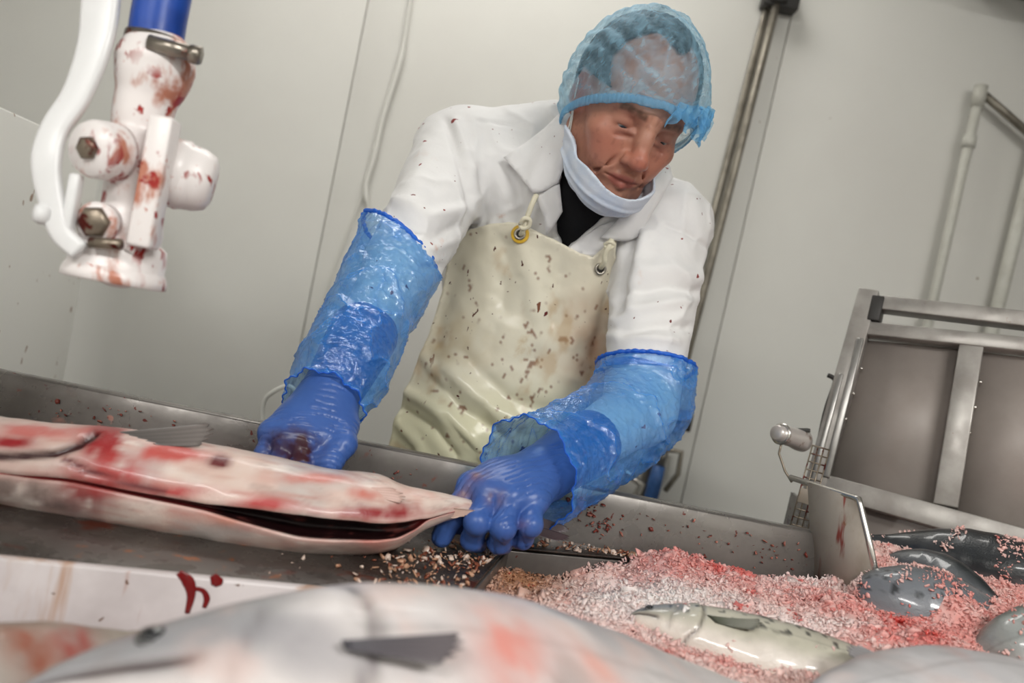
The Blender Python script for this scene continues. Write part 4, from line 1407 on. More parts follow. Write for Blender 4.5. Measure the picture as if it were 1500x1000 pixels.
def grommet(x, y, patch):
    c = ap_pt(x, y, .003)
    k = np.argmin((p2[:, 0] - x) ** 2 + (p2[:, 1] - y) ** 2)
    n_ = nrm(AN[k] * .5 - FW * .6)
    if patch:
        Geo().add(*lathe(c, n_, [(0, .0145), (.002, .0145), (.0026, .0135), (.0026, .004)], 36)).build('patch', M['yellow'], apron, True)
    Geo().add(*lathe(c + n_ * .002, n_, [(0, .0095), (.002, .0095), (.0032, .0075), (.0022, .0052), (0, .005)], 30)).build('grommet', M['brass'], apron, True)
    Geo().add(*lathe(c + n_ * .0032, n_, [(0, .0052), (.0006, .005), (.0007, 0)], 20)).build('eyelet', M['dark'], apron, True)
    return c
grommet(762, 343, True)
grommet(879, 394, False)
# knotted neck straps
def strap(pts, r=.0042):
    q = crom([P(*p) for p in pts], 26)
    Geo().add(*tube(q, r, 10)).build('strap', M['strap'], apron, True)
dA = (ap_pt(762, 343) - CAM) @ FW
dB = (ap_pt(879, 394) - CAM) @ FW
strap([(786, 285, dA - .028), (779, 300, dA - .03), (771, 322, dA - .022), (766, 338, dA - .012), (762, 345, dA + .004)])
strap([(762, 328, dA - .02), (768, 320, dA - .028), (776, 322, dA - .026), (774, 332, dA - .02), (764, 334, dA - .018), (762, 326, dA - .02)], .0034)
strap([(896, 350, dB - .03), (892, 362, dB - .03), (886, 372, dB - .024), (885, 384, dB - .016), (880, 392, dB - .002)])
strap([(886, 358, dB - .026), (894, 354, dB - .034), (899, 358, dB - .03), (893, 364, dB - .028), (886, 360, dB - .026)], .0034)

# ------------------------------------------------------------------ trousers and boots (behind the trough)
TF = Field(np.minimum(ANL, HIP) - .25, np.maximum(ANR, HIP) + .25, .009, .03)
for k_, a_, sx in ((KNL, ANL, -.08), (KNR, ANR, .08)):
    TF.chain([HIP + lat * sx * .8 - upv * .02, k_, a_ + [0, 0, .15]], [.095, .085, .075], .03)
TV, TQ = TF.surf()
mesh('trousers', TV, TQ, M['trousers'], person)
for a_ in (ANL, ANR):
    bf = Field(a_ - [.12, .26, .12], a_ + [.12, .14, .32], .006, .02)
    bf.cone(a_ + [0, .02, .26], a_ + [0, .02, 0], .074, .055, .01)
    bf.chain([a_ + [0, .03, -.04], a_ + [0, -.08, -.04], a_ + [0, -.17, -.05]], [.05, .048, .042], .03)
    pp = bf.whole()
    bf.a = np.maximum(bf.a, .004 - pp[..., 2])
    v, q = bf.surf()
    mesh('boot', relax(v, q, 2), q, M['boot'], person)
# ------------------------------------------------------------------ rubber gloves
def glove(wr, el, palm, fingers, thumb, rib_dir, dirty, cuff=.42):
    pts = [wr, el] + [p for f in fingers for p in f[0]] + [p for p in thumb[0]]
    pts = np.array([p for p in pts])
    ce = wr + (el - wr) * cuff
    allq = np.vstack([np.array([wr, ce]), np.array([p for f in fingers for p in f[0]]), np.array(thumb[0])])
    f = Field(allq.min(0) - .06, allq.max(0) + .06, .0016, .012)
    f.cone(wr, ce, .037, .046, .01)
    for c, r, rot in palm:
        f.ball(c, r, .015, rot=rot)
    for (ps, rs) in fingers:
        f.cone(wr + (ps[0] - wr) * .15, ps[0], .026, rs[0] * 1.18, .016)
        f.ball(ps[0], rs[0] * 1.2, .008)
    for (ps, rs) in fingers:
        f.chain(ps, rs, .0035)
        for k in range(1, len(ps) - 1):
            f.ball(ps[k], rs[k] * 1.1, .004)
    f.cone(wr + (thumb[0][0] - wr) * .4, thumb[0][0], .024, thumb[1][0] * 1.1, .014)
    f.chain(thumb[0], thumb[1], .006)
    # wrinkles across the stretched rubber
    pp = f.whole()
    band = np.abs(f.a) < .006
    q = pp[band]
    u = (q - wr) @ rib_dir
    ph = u * 2 * np.pi / .0082 + 2.2 * fbm(q * 60, 2, 3)
    w = np.maximum(np.sin(ph), 0) ** 6
    msk = smooth(fbm(q * [45, 45, 45], 2, 8), -.35, .15)
    f.a[band] += (.0017 * w * msk).astype(np.float32)
    V, Q = f.surf()
    V = relax(V, Q, 1, .35)
    c = np.tile(S(66, 100, 168), (len(V), 1))
    c = mixc(c, S(52, 82, 148), np.clip(.5 + fbm(V * 40, 3, 2), 0, 1) * .6)
    for (p, r, cc, am) in dirty:
        d = np.linalg.norm(V - p, axis=1)
        c = mixc(c, np.array(cc), np.clip(np.exp(-(d / r) ** 2) * am * (1.0 + 1.4 * fbm(V * 110, 3, 5)), 0, 1))
    return mesh('glove', V, Q, M['glove'], person, True, c)

# image left hand: pressing down behind the fish, back of the hand to the camera
L = lambda x, y, d: P(x, y, d)
fl = [([L(476, 640, 1.005), L(470, 676, .985), L(466, 702, 1.0)], [.0135, .0125, .0105]),
      ([L(448, 646, .992), L(440, 682, .975), L(442, 712, .992)], [.0140, .0130, .011]),
      ([L(421, 642, .992), L(410, 676, .978), L(412, 704, .995)], [.0135, .0125, .0105]),
      ([L(398, 634, 1.0), L(388, 664, .988), L(388, 690, 1.0)], [.012, .011, .0095])]
thl = ([L(503, 622, 1.03), L(503, 650, 1.0), L(484, 678, .982), L(474, 694, .985)], [.017, .0155, .0135, .012])
ax_l = nrm(L(440, 645, 1.0) - WRL)
si_l = nrm(L(500, 640, 1.02) - L(398, 640, 1.01))
rot_l = np.stack([ax_l, nrm(si_l - ax_l * (si_l @ ax_l)), np.cross(ax_l, nrm(si_l - ax_l * (si_l @ ax_l)))])
glove(WRL, ELL, [(L(458, 618, 1.03), (.048, .042, .024), rot_l)], fl, thl, nrm(ax_l * .9 + si_l * .25),
      [(L(436, 662, .975), .022, srgb(60, 28, 34), 1.3), (L(412, 652, .98), .018, srgb(56, 44, 74), .9), (L(395, 655, .985), .014, srgb(58, 50, 80), .8)], .42)

# image right hand: closed round the tail of the fish
fr_ = [([L(692, 714, 1.005), L(664, 752, .985), L(647, 786, .99)], [.0150, .0145, .0125]),
       ([L(716, 722, .99), L(699, 764, .962), L(692, 790, .985), L(700, 796, 1.0)], [.0150, .0140, .0125, .011]),
       ([L(748, 730, .985), L(737, 772, .96), L(731, 794, .985), L(738, 798, 1.0)], [.0150, .0140, .0125, .011]),
       ([L(780, 733, .995), L(777, 768, .968), L(765, 788, .99), L(762, 790, 1.005)], [.0145, .0130, .012, .0105])]
thr = ([L(735, 712, 1.05), L(700, 742, 1.05), L(672, 768, 1.03)], [.018, .0155, .0125])
ax_r = nrm(L(735, 728, .99) - WRR)
si_r = nrm(L(780, 735, .99) - L(690, 712, 1.0))
b_ = nrm(si_r - ax_r * (si_r @ ax_r))
rot_r = np.stack([ax_r, b_, np.cross(ax_r, b_)])
glove(WRR, ELR, [(L(748, 708, 1.02), (.042, .044, .026), rot_r)], fr_, thr, nrm(b_ + ax_r * .35),
      [(L(678, 725, .98), .011, srgb(130, 100, 96), .7), (L(725, 730, .97), .010, srgb(124, 98, 100), .65), (L(768, 768, .96), .006, srgb(150, 100, 84), .55), (L(700, 700, .99), .012, srgb(120, 95, 110), .7)], .40)

# ------------------------------------------------------------------ plastic oversleeves
def sleeve(stations, lower_flare, seed, top_tilt=0.0, low_tilt=0.0):
    """stations: (pixel x, y, depth, radius); the first is the upper opening"""
    st = np.array([[*P(x, y, d), r] for x, y, d, r in stations])
    n, m = 190, 210
    q = crom(st, n)
    pts, r = q[:, :3], q[:, 3]
    T, A, B = frames(pts, UP)
    an = np.linspace(0, 2 * np.pi, m, endpoint=False)
    dirs = A[:, None] * np.cos(an)[None, :, None] + B[:, None] * np.sin(an)[None, :, None]
    s = np.linspace(0, 1, n)[:, None]
    base = pts[:, None] + dirs * r[:, None, None]
    sh_ = (dirs @ RT) * r[:, None]
    base = base + T[:, None] * (sh_ * (top_tilt * (1 - smooth(s, 0, .45)) + low_tilt * smooth(s, .6, 1)))[..., None]
    lowf = fbm(base * 16, 2, seed)
    cre = 1 - np.abs(fbm((base + T[:, None] * lowf[..., None] * .03) * 20 + 3, 2, seed + 3)) * 3
    cre2 = 1 - np.abs(fbm((base + T[:, None] * (s * .0)[..., None]) * [62, 62, 62], 2, seed + 9)) * 2.2
    off = .006 * lowf + .0038 * np.clip(cre, 0, 1) ** 3 + .0022 * np.clip(cre2, 0, 1) ** 3 + .0012 * np.clip(1 - np.abs(fbm(base * 95, 2, seed + 13)) * 2.5, 0, 1) ** 2
    ends = smooth(s, 0, .03) * smooth(1 - s, 0, .03)
    # gathered ends
    gat = np.sin(an * 46)[None] * .0007 + np.sin(an * 19 + 1)[None] * .0010
    off = off * (.35 + .65 * ends) + gat * (1 - smooth(s, 0, .05)) + (np.sin(an * 27 + 2)[None] * .0012 + np.sin(an * 9)[None] * .003) * (1 - smooth(1 - s, 0, .09))
    V = base + dirs * off[..., None]
    op = .18 * np.clip(cre, 0, 1) ** 4 + .22 * (1 - smooth(1 - s, 0, .05)) + .12 * np.clip(fbm(base * 22, 3, seed + 5), 0, 1)
    # specks
    o = mesh('oversleeve', V.reshape(-1, 3), gridfaces(n, m), M['film'], person, True, None, {'op': op.ravel()})
    # elastic hem at both ends
    for k, w in ((0, .0030), (n - 1, .0009)):
        ring = V[k] + dirs[k] * .0005
        ringc = np.vstack([ring, ring[:1]])
        rr = w * (1 + .15 * np.sin(np.linspace(0, 2 * np.pi, m + 1) * 40))
        Geo().add(*tube(ringc, rr, 8, ref=T[k], caps=False)).build('elastic_hem', M['film_edge'], o, True)
    return o
sleeve([(584, 361, 1.235, .060), (578, 385, 1.22, .065), (560, 420, 1.195, .066), (538, 462, 1.16, .060), (515, 510, 1.12, .058), (498, 545, 1.09, .059), (482, 576, 1.065, .053), (474, 590, 1.05, .050)], 0, 41, .62)
sleeve([(946, 537, 1.29, .072), (944, 565, 1.28, .073), (932, 598, 1.25, .071), (900, 626, 1.20, .069), (862, 650, 1.15, .066), (828, 670, 1.11, .066), (798, 684, 1.075, .068), (772, 694, 1.045, .070)], 0, 57)
# ------------------------------------------------------------------ fish
BODIES = []
def prof(t, ks, vs):
    return np.interp(t, ks, vs)
HT, HVv = [0, .012, .03, .06, .1, .16, .22, .3, .42, .55, .68, .8, .9, .96, 1.0], [.05, .17, .27, .40, .55, .72, .84, .95, 1.0, .95, .78, .52, .33, .29, .31]
WT, WV = [0, .012, .03, .06, .1, .16, .22, .3, .42, .55, .68, .8, .9, 1.0], [.06, .2, .34, .48, .62, .78, .9, .98, 1.0, .92, .72, .44, .24, .14]

def fin(name, root0, root1, tip0, tip1, parent, c1, c2, th=.0022, rows=9, cols=11, curl=0.0):
    """fin membrane with rays: root edge root0-root1, free edge tip0-tip1"""
    root0, root1, tip0, tip1 = (np.asarray(q, float) for q in (root0, root1, tip0, tip1))
    u = np.linspace(0, 1, cols)[None, :, None]
    v = np.linspace(0, 1, rows)[:, None, None]
    scal = 1 + .06 * np.sin(u * np.pi * (cols - 1) * .9)
    b = root0 * (1 - u) + root1 * u
    t = tip0 * (1 - u) + tip1 * u
    mid = np.sin(u * np.pi) * .18
    nv = np.cross(root1 - root0, tip0 - root0)
    nv = nrm(nv)
    p = b + (t - b) * v * (1 + mid * v * .6) * scal
    p = p + nv * (curl * v * v)
    ray = (np.abs(np.sin(u * np.pi * (cols - 1) / 2)) * .45 + .55) * np.ones_like(v)
    thk = th * (1 - .75 * v) * ray
    a_, b_ = p + nv * thk, p - nv * thk
    V = np.concatenate([a_.reshape(-1, 3), b_.reshape(-1, 3)])
    n = rows * cols
    F = gridfaces(rows, cols, False)
    rim = [(k, k + 1, n + k + 1, n + k) for k in range(cols - 1)] + [((rows - 1) * cols + k + 1, (rows - 1) * cols + k, n + (rows - 1) * cols + k, n + (rows - 1) * cols + k + 1) for k in range(cols - 1)]
    rim += [((k + 1) * cols, k * cols, n + k * cols, n + (k + 1) * cols) for k in range(rows - 1)] + [(k * cols + cols - 1, (k + 1) * cols + cols - 1, n + (k + 1) * cols + cols - 1, n + k * cols + cols - 1) for k in range(rows - 1)]
    cc = np.tile(np.array(c1), (n, 1))
    vv = np.broadcast_to(v, p.shape[:2] + (1,)).reshape(-1)
    cc = mixc(cc, np.array(c2), vv * .8)
    cc = mixc(cc, np.array(c1) * .55, (np.broadcast_to(ray, p.shape[:2] + (1,)).reshape(-1) < .75) * .4)
    return mesh(name, V, [F, F[:, ::-1] + n, np.array(rim)], M['fin'], parent, True, np.vstack([cc, cc]))

def fish(label, pts, dorsal, H, W, back, flank, belly, spots=.0, blood=(), n=130, m=80, parts=('eye', 'pectoral', 'dorsal', 'tail'), side=1, gill=.19, pect=None, seed=1, group='salmon in and around the trough', outline=None, eye=(.062, 1.22), out=None, name='salmon', ridge=1.0, mouth_at=(1.78, .105), backw=(.45, 1.15), mat='fish', spot_to=1.35, mottle=0.0):
    """spine from snout to tail base; `dorsal` = direction of the back; side=+1: the shown flank is along L"""
    t = np.linspace(0, 1, n)
    pts = [np.array(p, float) for p in pts]
    for _ in range(5 if outline else 0):                         # settle the spine so the back follows the wanted outline
        q = crom(pts, n)
        s = np.concatenate([[0], np.cumsum(np.linalg.norm(np.diff(q, axis=0), axis=1))])
        q = np.stack([np.interp(t * s[-1], s, q[:, k]) for k in range(3)], 1)
        T, A, B = frames(q, dorsal)
        an = np.linspace(0, 2 * np.pi, 48, endpoint=False)
        W_ = q[:, None] + A[:, None] * (prof(t, HT, HVv)[:, None] * H * np.cos(an))[..., None] + B[:, None] * (prof(t, WT, WV)[:, None] * W * np.sin(an))[..., None]
        r_ = W_.reshape(-1, 3) - CAM
        d_ = r_ @ FW
        x_, y_ = 750 + FPX * (r_ @ RT) / d_, 500 - FPX * (r_ @ UP) / d_
        for k, o_ in enumerate(outline):
            if o_ is None:
                continue
            m_ = np.abs(x_ - o_[0]) < 14
            if m_.any():
                j_ = np.argmin(np.where(m_, y_, 1e9))
                pts[k] = pts[k] + np.array([0, 0, .8 * (y_[j_] - o_[1]) * d_[j_] / FPX])
    q = crom(pts, n)
    # resample evenly
    s = np.concatenate([[0], np.cumsum(np.linalg.norm(np.diff(q, axis=0), axis=1))])
    Lf = s[-1]
    q = np.stack([np.interp(t * Lf, s, q[:, k]) for k in range(3)], 1)
    T, A, B = frames(q, dorsal)
    h, w = prof(t, HT, HVv) * H, prof(t, WT, WV) * W
    an = np.linspace(0, 2 * np.pi, m, endpoint=False)
    ca, sa = np.cos(an), np.sin(an)
    tt = np.broadcast_to(t[:, None], (n, m))
    aa = np.broadcast_to(an[None], (n, m))
    V = q[:, None] + A[:, None] * (h[:, None] * ca * (np.abs(ca) ** .08))[..., None] + B[:, None] * (w[:, None] * np.sign(sa) * np.abs(sa) ** .88)[..., None]
    # gill cover edge and mouth line pressed into the surface
    fold = np.minimum(aa, 2 * np.pi - aa)                        # 0 back .. pi belly
    ge = gill + .025 * np.sin(np.clip((fold - .5) / 2.0, 0, 1) * np.pi) - .02 * smooth(fold, 2.0, 2.9)
    rim_ = smooth(tt, ge - .05, ge - .004) * (1 - smooth(tt, ge - .002, ge + .006)) * smooth(fold, .55, .85)
    groove = np.exp(-((tt - ge - .004) / .006) ** 2) * smooth(fold, .55, .8)
    my = mouth_at[0] + .25 * np.clip(tt / .1, 0, 1)
    mouth = np.exp(-((fold - my) / .11) ** 2) * smooth(mouth_at[1] - tt, 0, .02)
    pre = np.exp(-((tt - (gill - .06) - .012 * np.sin(fold * 2)) / .006) ** 2) * smooth(fold, .9, 1.2) * smooth(2.6 - fold, 0, .3)
    rad = V - q[:, None]
    R_ = np.linalg.norm(rad, axis=-1, keepdims=True)
    V = V + rad / np.maximum(R_, 1e-6) * (rim_ * .0022 * ridge - groove * .0025 * ridge - mouth * .004 * (H / .07) - pre * .0016)[..., None]
    V = V + rad / np.maximum(R_, 1e-6) * (.0016 * fbm(V * 26, 2, seed))[..., None]
    Vf = V.reshape(-1, 3)
    # colour
    fo = fold.ravel()
    ft = tt.ravel()
    nz = fbm(Vf * 38, 3, seed + 2)
    nz2 = fbm(Vf * 130, 2, seed + 4)
    c = np.tile(S(*flank), (len(Vf), 1))
    c = mixc(c, S(*back), 1 - smooth(fo + nz * .18, *backw))
    c = mixc(c, S(*belly), smooth(fo + nz * .2, 1.75, 2.35))
    c = mixc(c, c * .78, np.clip(nz2, 0, 1) * .7)
    c = mixc(c, np.minimum(c * 1.35 + .02, 1), smooth(fbm(Vf * 22, 3, seed + 3), .1, .5) * .45)
    ll = np.exp(-((fo - 1.5) / .025) ** 2) * smooth(ft, gill, gill + .03)
    c = mixc(c, c * .6, ll * .5)
    c = mixc(c, S(112, 116, 122), (1 - smooth(ft, gill - .06, gill)) * (1 - smooth(fo, 1.3, 2.1)) * .7)
    c = mixc(c, S(60, 44, 44), np.clip((groove * .7).ravel() + (mouth * .95).ravel() + pre.ravel() * .3, 0, 1))
    if spots > 0:
        sp = vnoise(Vf * 150, seed + 6)
        c = mixc(c, S(34, 36, 38), smooth(sp + spots, .62, .70) * (1 - smooth(fo, spot_to - .35, spot_to)) * .85)
    if mottle:
        m1, m2_ = fbm(Vf * 11, 3, seed + 31), fbm(Vf * 24, 3, seed + 37)
        c = mixc(c, S(138, 136, 142), smooth(m1, .0, .45) * .55 * mottle)
        c = mixc(c, S(216, 186, 178), smooth(m2_, .05, .5) * .5 * mottle)
        c = mixc(c, S(128, 112, 104), smooth(-m2_, .25, .6) * .4 * mottle)
    for (p, r, cc, am) in blood:
        d = np.linalg.norm((Vf - np.asarray(p)) / np.asarray(r), axis=1)
        c = mixc(c, S(*cc), np.clip(np.exp(-d ** 2 * 1.3) * am * (1 + 1.2 * fbm(Vf * 60, 3, seed + 9)), 0, 1))
    root = thing(name, q[n // 2] - np.array([0, 0, W]), label, 'fish', group)
    caps = [np.array([list(range(m))[::-1]]), np.array([[(n - 1) * m + k for k in range(m)]])]
    mesh('body', Vf, [gridfaces(n, m)] + caps, M[mat], root, True, c)
    BODIES.append((label, Vf))
    if out is not None:
        out['V'] = Vf
    dark, mid = S(*back) * .7, (S(*back) + S(*flank)) * .5
    sB = lambda i, ang, k=1.0: q[i] + A[i] * h[i] * math.cos(ang) * k + B[i] * w[i] * math.sin(ang) * k
    def surf_n(i, ang):
        return nrm(A[i] * math.cos(ang) / max(h[i], 1e-4) + B[i] * math.sin(ang) / max(w[i], 1e-4))
    if 'eye' in parts:
        i = int(eye[0] * n)
        for sd in (1, -1):
            c0 = sB(i, sd * eye[1], .95)
            nn_ = surf_n(i, sd * eye[1])
            er = .105 * H
            Geo().add(*lathe(c0 - nn_ * .001, nn_, [(0, er * 1.25), (er * .25, er * 1.2), (er * .34, er * .95)], 22)).build('eye_ring', M['fish_ring'], root, True)
            Geo().add(*lathe(c0 + nn_ * er * .2, nn_, [(0, er * .98), (er * .25, er * .85), (er * .42, er * .5), (er * .47, 0)], 22)).build('eye', M['fish_eye'], root, True)
    if 'pectoral' in parts:
        i, j2 = int((gill + .045) * n), int((gill + .075) * n)
        for sd in (1, -1):
            pa = 2.05 if pect is None else pect[0]
            ln = (.9 if pect is None else pect[1]) * H
            a0, a1 = sB(i, sd * pa, .98), sB(j2, sd * (pa + .22), .98)
            on = surf_n(i, sd * pa)
            dr = (0.95, 0.16, .12) if pect is None else pect[2]
            e0 = a0 + T[i] * ln * dr[0] + on * ln * dr[1] + A[i] * ln * dr[2]
            e1 = a1 + T[i] * ln * dr[0] * .72 + on * ln * dr[1] * .8 - A[i] * ln * .12
            fin('pectoral_fin', a0, a1, e0, e1, root, dark, mid * .9, curl=.006)
    if 'dorsal' in parts:
        i, j2 = int(.46 * n), int(.57 * n)
        a0, a1 = sB(i, 0, .97), sB(j2, 0, .97)
        fin('dorsal_fin', a0, a1, a0 + A[i] * H * .55 + T[i] * H * .5, a1 + A[i] * H * .25 + T[i] * H * .35, root, dark, mid)
    if 'anal' in parts:
        i, j2 = int(.73 * n), int(.80 * n)
        a0, a1 = sB(i, math.pi, .97), sB(j2, math.pi, .97)
        fin('anal_fin', a0, a1, a0 - A[i] * H * .5 + T[i] * H * .4, a1 - A[i] * H * .22 + T[i] * H * .3, root, mid, S(200, 190, 182))
    if 'tail' in parts:
        for sd in (1, -1):
            a0, a1 = q[-1] + A[-1] * sd * h[-1], q[-1] + A[-1] * sd * .001
            fin('tail_fin', a0 - T[-1] * .006, a1 - T[-1] * .004, q[-1] + T[-1] * H * 1.35 + A[-1] * sd * H * 1.0, q[-1] + T[-1] * H * .95 + A[-1] * sd * .004, root, dark, mid)
    return root
def flank_pt(Vf, x, y, lift=.004):
    px, py, d = pixels(Vf)
    k = np.argsort((px - x) ** 2 + (py - y) ** 2)[:40]
    return P(x, y, d[k].min() - lift)
M['fish_ring'] = material('fish_eye_ring', srgb(92, 92, 92), 0.3, 0.2, coat=.4, bump=[(60, 0.05)])

SILV = dict(back=(98, 106, 120), flank=(200, 194, 193), belly=(220, 212, 208), mouth_at=(1.42, .15), backw=(.15, .8))
# big near fish lying on its side, head to the left, belly to the camera
z = .895
dn_ = nrm(np.array([-.10, .72, .68]))
def edge(x, y, zz, hh, dv=dn_):
    """spine point for a back outline seen at a pixel"""
    return onz(x, y, zz) - dv * hh
Hn = .088
sp_ = [np.array(p_) for p_ in ((-.2389, .4705, .9078), (-.016, .5345, .9323), (.2249, .6696, .8768), (.4603, .7441, .8729))]
nb = {}
near = fish('large silver salmon lying across the bottom of the picture, closest to the camera', sp_, (-.1, math.cos(.458), math.sin(.458)), .0799, .0583, seed=3, eye=(.10, 1.1), out=nb, gill=.23,
     blood=[(onz(640, 875, .965), (.020, .012, .02), (168, 30, 34), 1.6), (onz(740, 950, .97), (.03, .04, .03), (216, 150, 140), .9), (onz(700, 990, .95), (.03, .03, .03), (206, 130, 120), .8), (onz(860, 995, .95), (.03, .02, .03), (220, 170, 160), .8),
            (onz(190, 972, .93), (.03, .01, .02), (120, 50, 52), .9)],
     parts=('eye', 'tail', 'anal'), ridge=.6, mottle=1.0, **SILV)
fin('pectoral_fin', flank_pt(nb['V'], 500, 938, .002), flank_pt(nb['V'], 506, 952, .002), flank_pt(nb['V'], 668, 926, .012), flank_pt(nb['V'], 640, 974, .012), near, S(74, 72, 78), S(112, 104, 106), .0026)
# dull fish half hidden behind its head
fish('dull brown-streaked salmon mostly hidden behind the head of the closest fish', [onz(240, 945, .875), onz(150, 965, .872), onz(40, 1000, .868), onz(-90, 1045, .865), onz(-260, 1100, .86), onz(-420, 1160, .86)][::-1], (0.2, 1, .35), .048, .034, (140, 130, 118), (170, 162, 154), (196, 190, 186),
     parts=(), seed=13, blood=[(onz(60, 950, .9), (.03, .02, .02), (150, 84, 62), 1.0), (onz(120, 930, .9), (.02, .02, .02), (160, 60, 50), .9)])
# near fish at the bottom right corner
sp_ = [edge(1135, 1015, .945, .045), edge(1200, 982, .955, .065), edge(1290, 952, .96, .078), edge(1360, 944, .965, .082), edge(1430, 951, .965, .078), edge(1520, 972, .955, .062), edge(1610, 1000, .94, .04), edge(1680, 1030, .93, .03)]
sp_ = [np.array([p_[0], p_[1], .905]) for p_ in sp_]
ol = [None, (1200, 982), (1290, 952), (1360, 944), (1430, 951), (1490, 963), None, None]
fish('smooth grey salmon flank in the bottom right corner', sp_[::-1], nrm((.1, 1, .1)), .084, .062, seed=23, mottle=.5, outline=ol[::-1], parts=('eye', 'dorsal', 'tail'),
     blood=[(onz(1385, 975, .96), (.008, .03, .02), (190, 130, 124), 1.2)], back=(150, 148, 150), flank=(184, 182, 184), belly=(206, 202, 202))
# spotted fish bedded in the ice
fish(name='trout', label='small spotted trout with yellow-green belly bedded in the ice', pts=[P(922, 903, .905), P(975, 915, .895), P(1040, 934, .885), P(1110, 952, .872), P(1180, 968, .862), P(1260, 984, .85), P(1330, 1000, .84), P(1390, 1015, .84)], dorsal=nrm((.05, 1, .42)), H=.040, W=.030,
     back=(92, 96, 82), flank=(188, 184, 168), belly=(222, 214, 204), spots=.34, spot_to=1.75, mat='fish_wet', seed=33, gill=.2, parts=('eye', 'pectoral', 'tail'), pect=(1.55, 1.25, (.98, .12, .06)), blood=[(P(1215, 960, .86), (.02, .01, .01), (150, 70, 64), 1.0)])
# head end rising from the ice beside the divider
fish('dark-backed salmon rising from the ice beside the divider plate', [P(1240, 872, 1.08), P(1262, 874, 1.07), P(1300, 880, 1.05), P(1350, 900, 1.04), P(1420, 950, 1.04), P(1500, 1010, 1.05), P(1580, 1060, 1.07)], nrm((-.25, .6, .9)), .066, .056,
     (52, 58, 56), (120, 126, 132), (212, 206, 206), spots=.12, spot_to=1.8, seed=43, gill=.9, mat='fish_wet', parts=(), blood=[(P(1330, 905, .99), (.01, .006, .008), (150, 40, 34), 1.4)])
fish('nearly black salmon back lying against the steel screen', [P(1600, 866, 1.17), P(1560, 858, 1.18), P(1500, 842, 1.2), P(1430, 826, 1.24), P(1370, 812, 1.27), P(1310, 800, 1.3), P(1270, 795, 1.31)], nrm((0, .35, 1)), .05, .045,
     (30, 33, 36), (44, 47, 50), (120, 120, 122), seed=53, gill=-.5, mat='fish_wet', parts=())
fish('dark narrow fish back showing through the ice between two larger fish', [P(1290, 822, 1.24), P(1325, 830, 1.22), P(1370, 843, 1.19), P(1410, 862, 1.15), P(1450, 885, 1.12), P(1490, 905, 1.1)], nrm((.1, .5, 1)), .034, .03,
     (40, 44, 46), (84, 88, 92), (170, 170, 170), seed=63, gill=-.5, mat='fish_wet', parts=())
fish('greenish grey fish at the right picture edge, half sunk in the ice', [P(1420, 985, .95), P(1455, 965, .94), P(1500, 950, .93), P(1560, 940, .93), P(1640, 940, .94), P(1720, 945, .95)], nrm((-.2, .7, .8)), .046, .038,
     (104, 112, 108), (150, 154, 152), (196, 190, 188), seed=73, gill=-.5, mat='fish_wet', parts=())

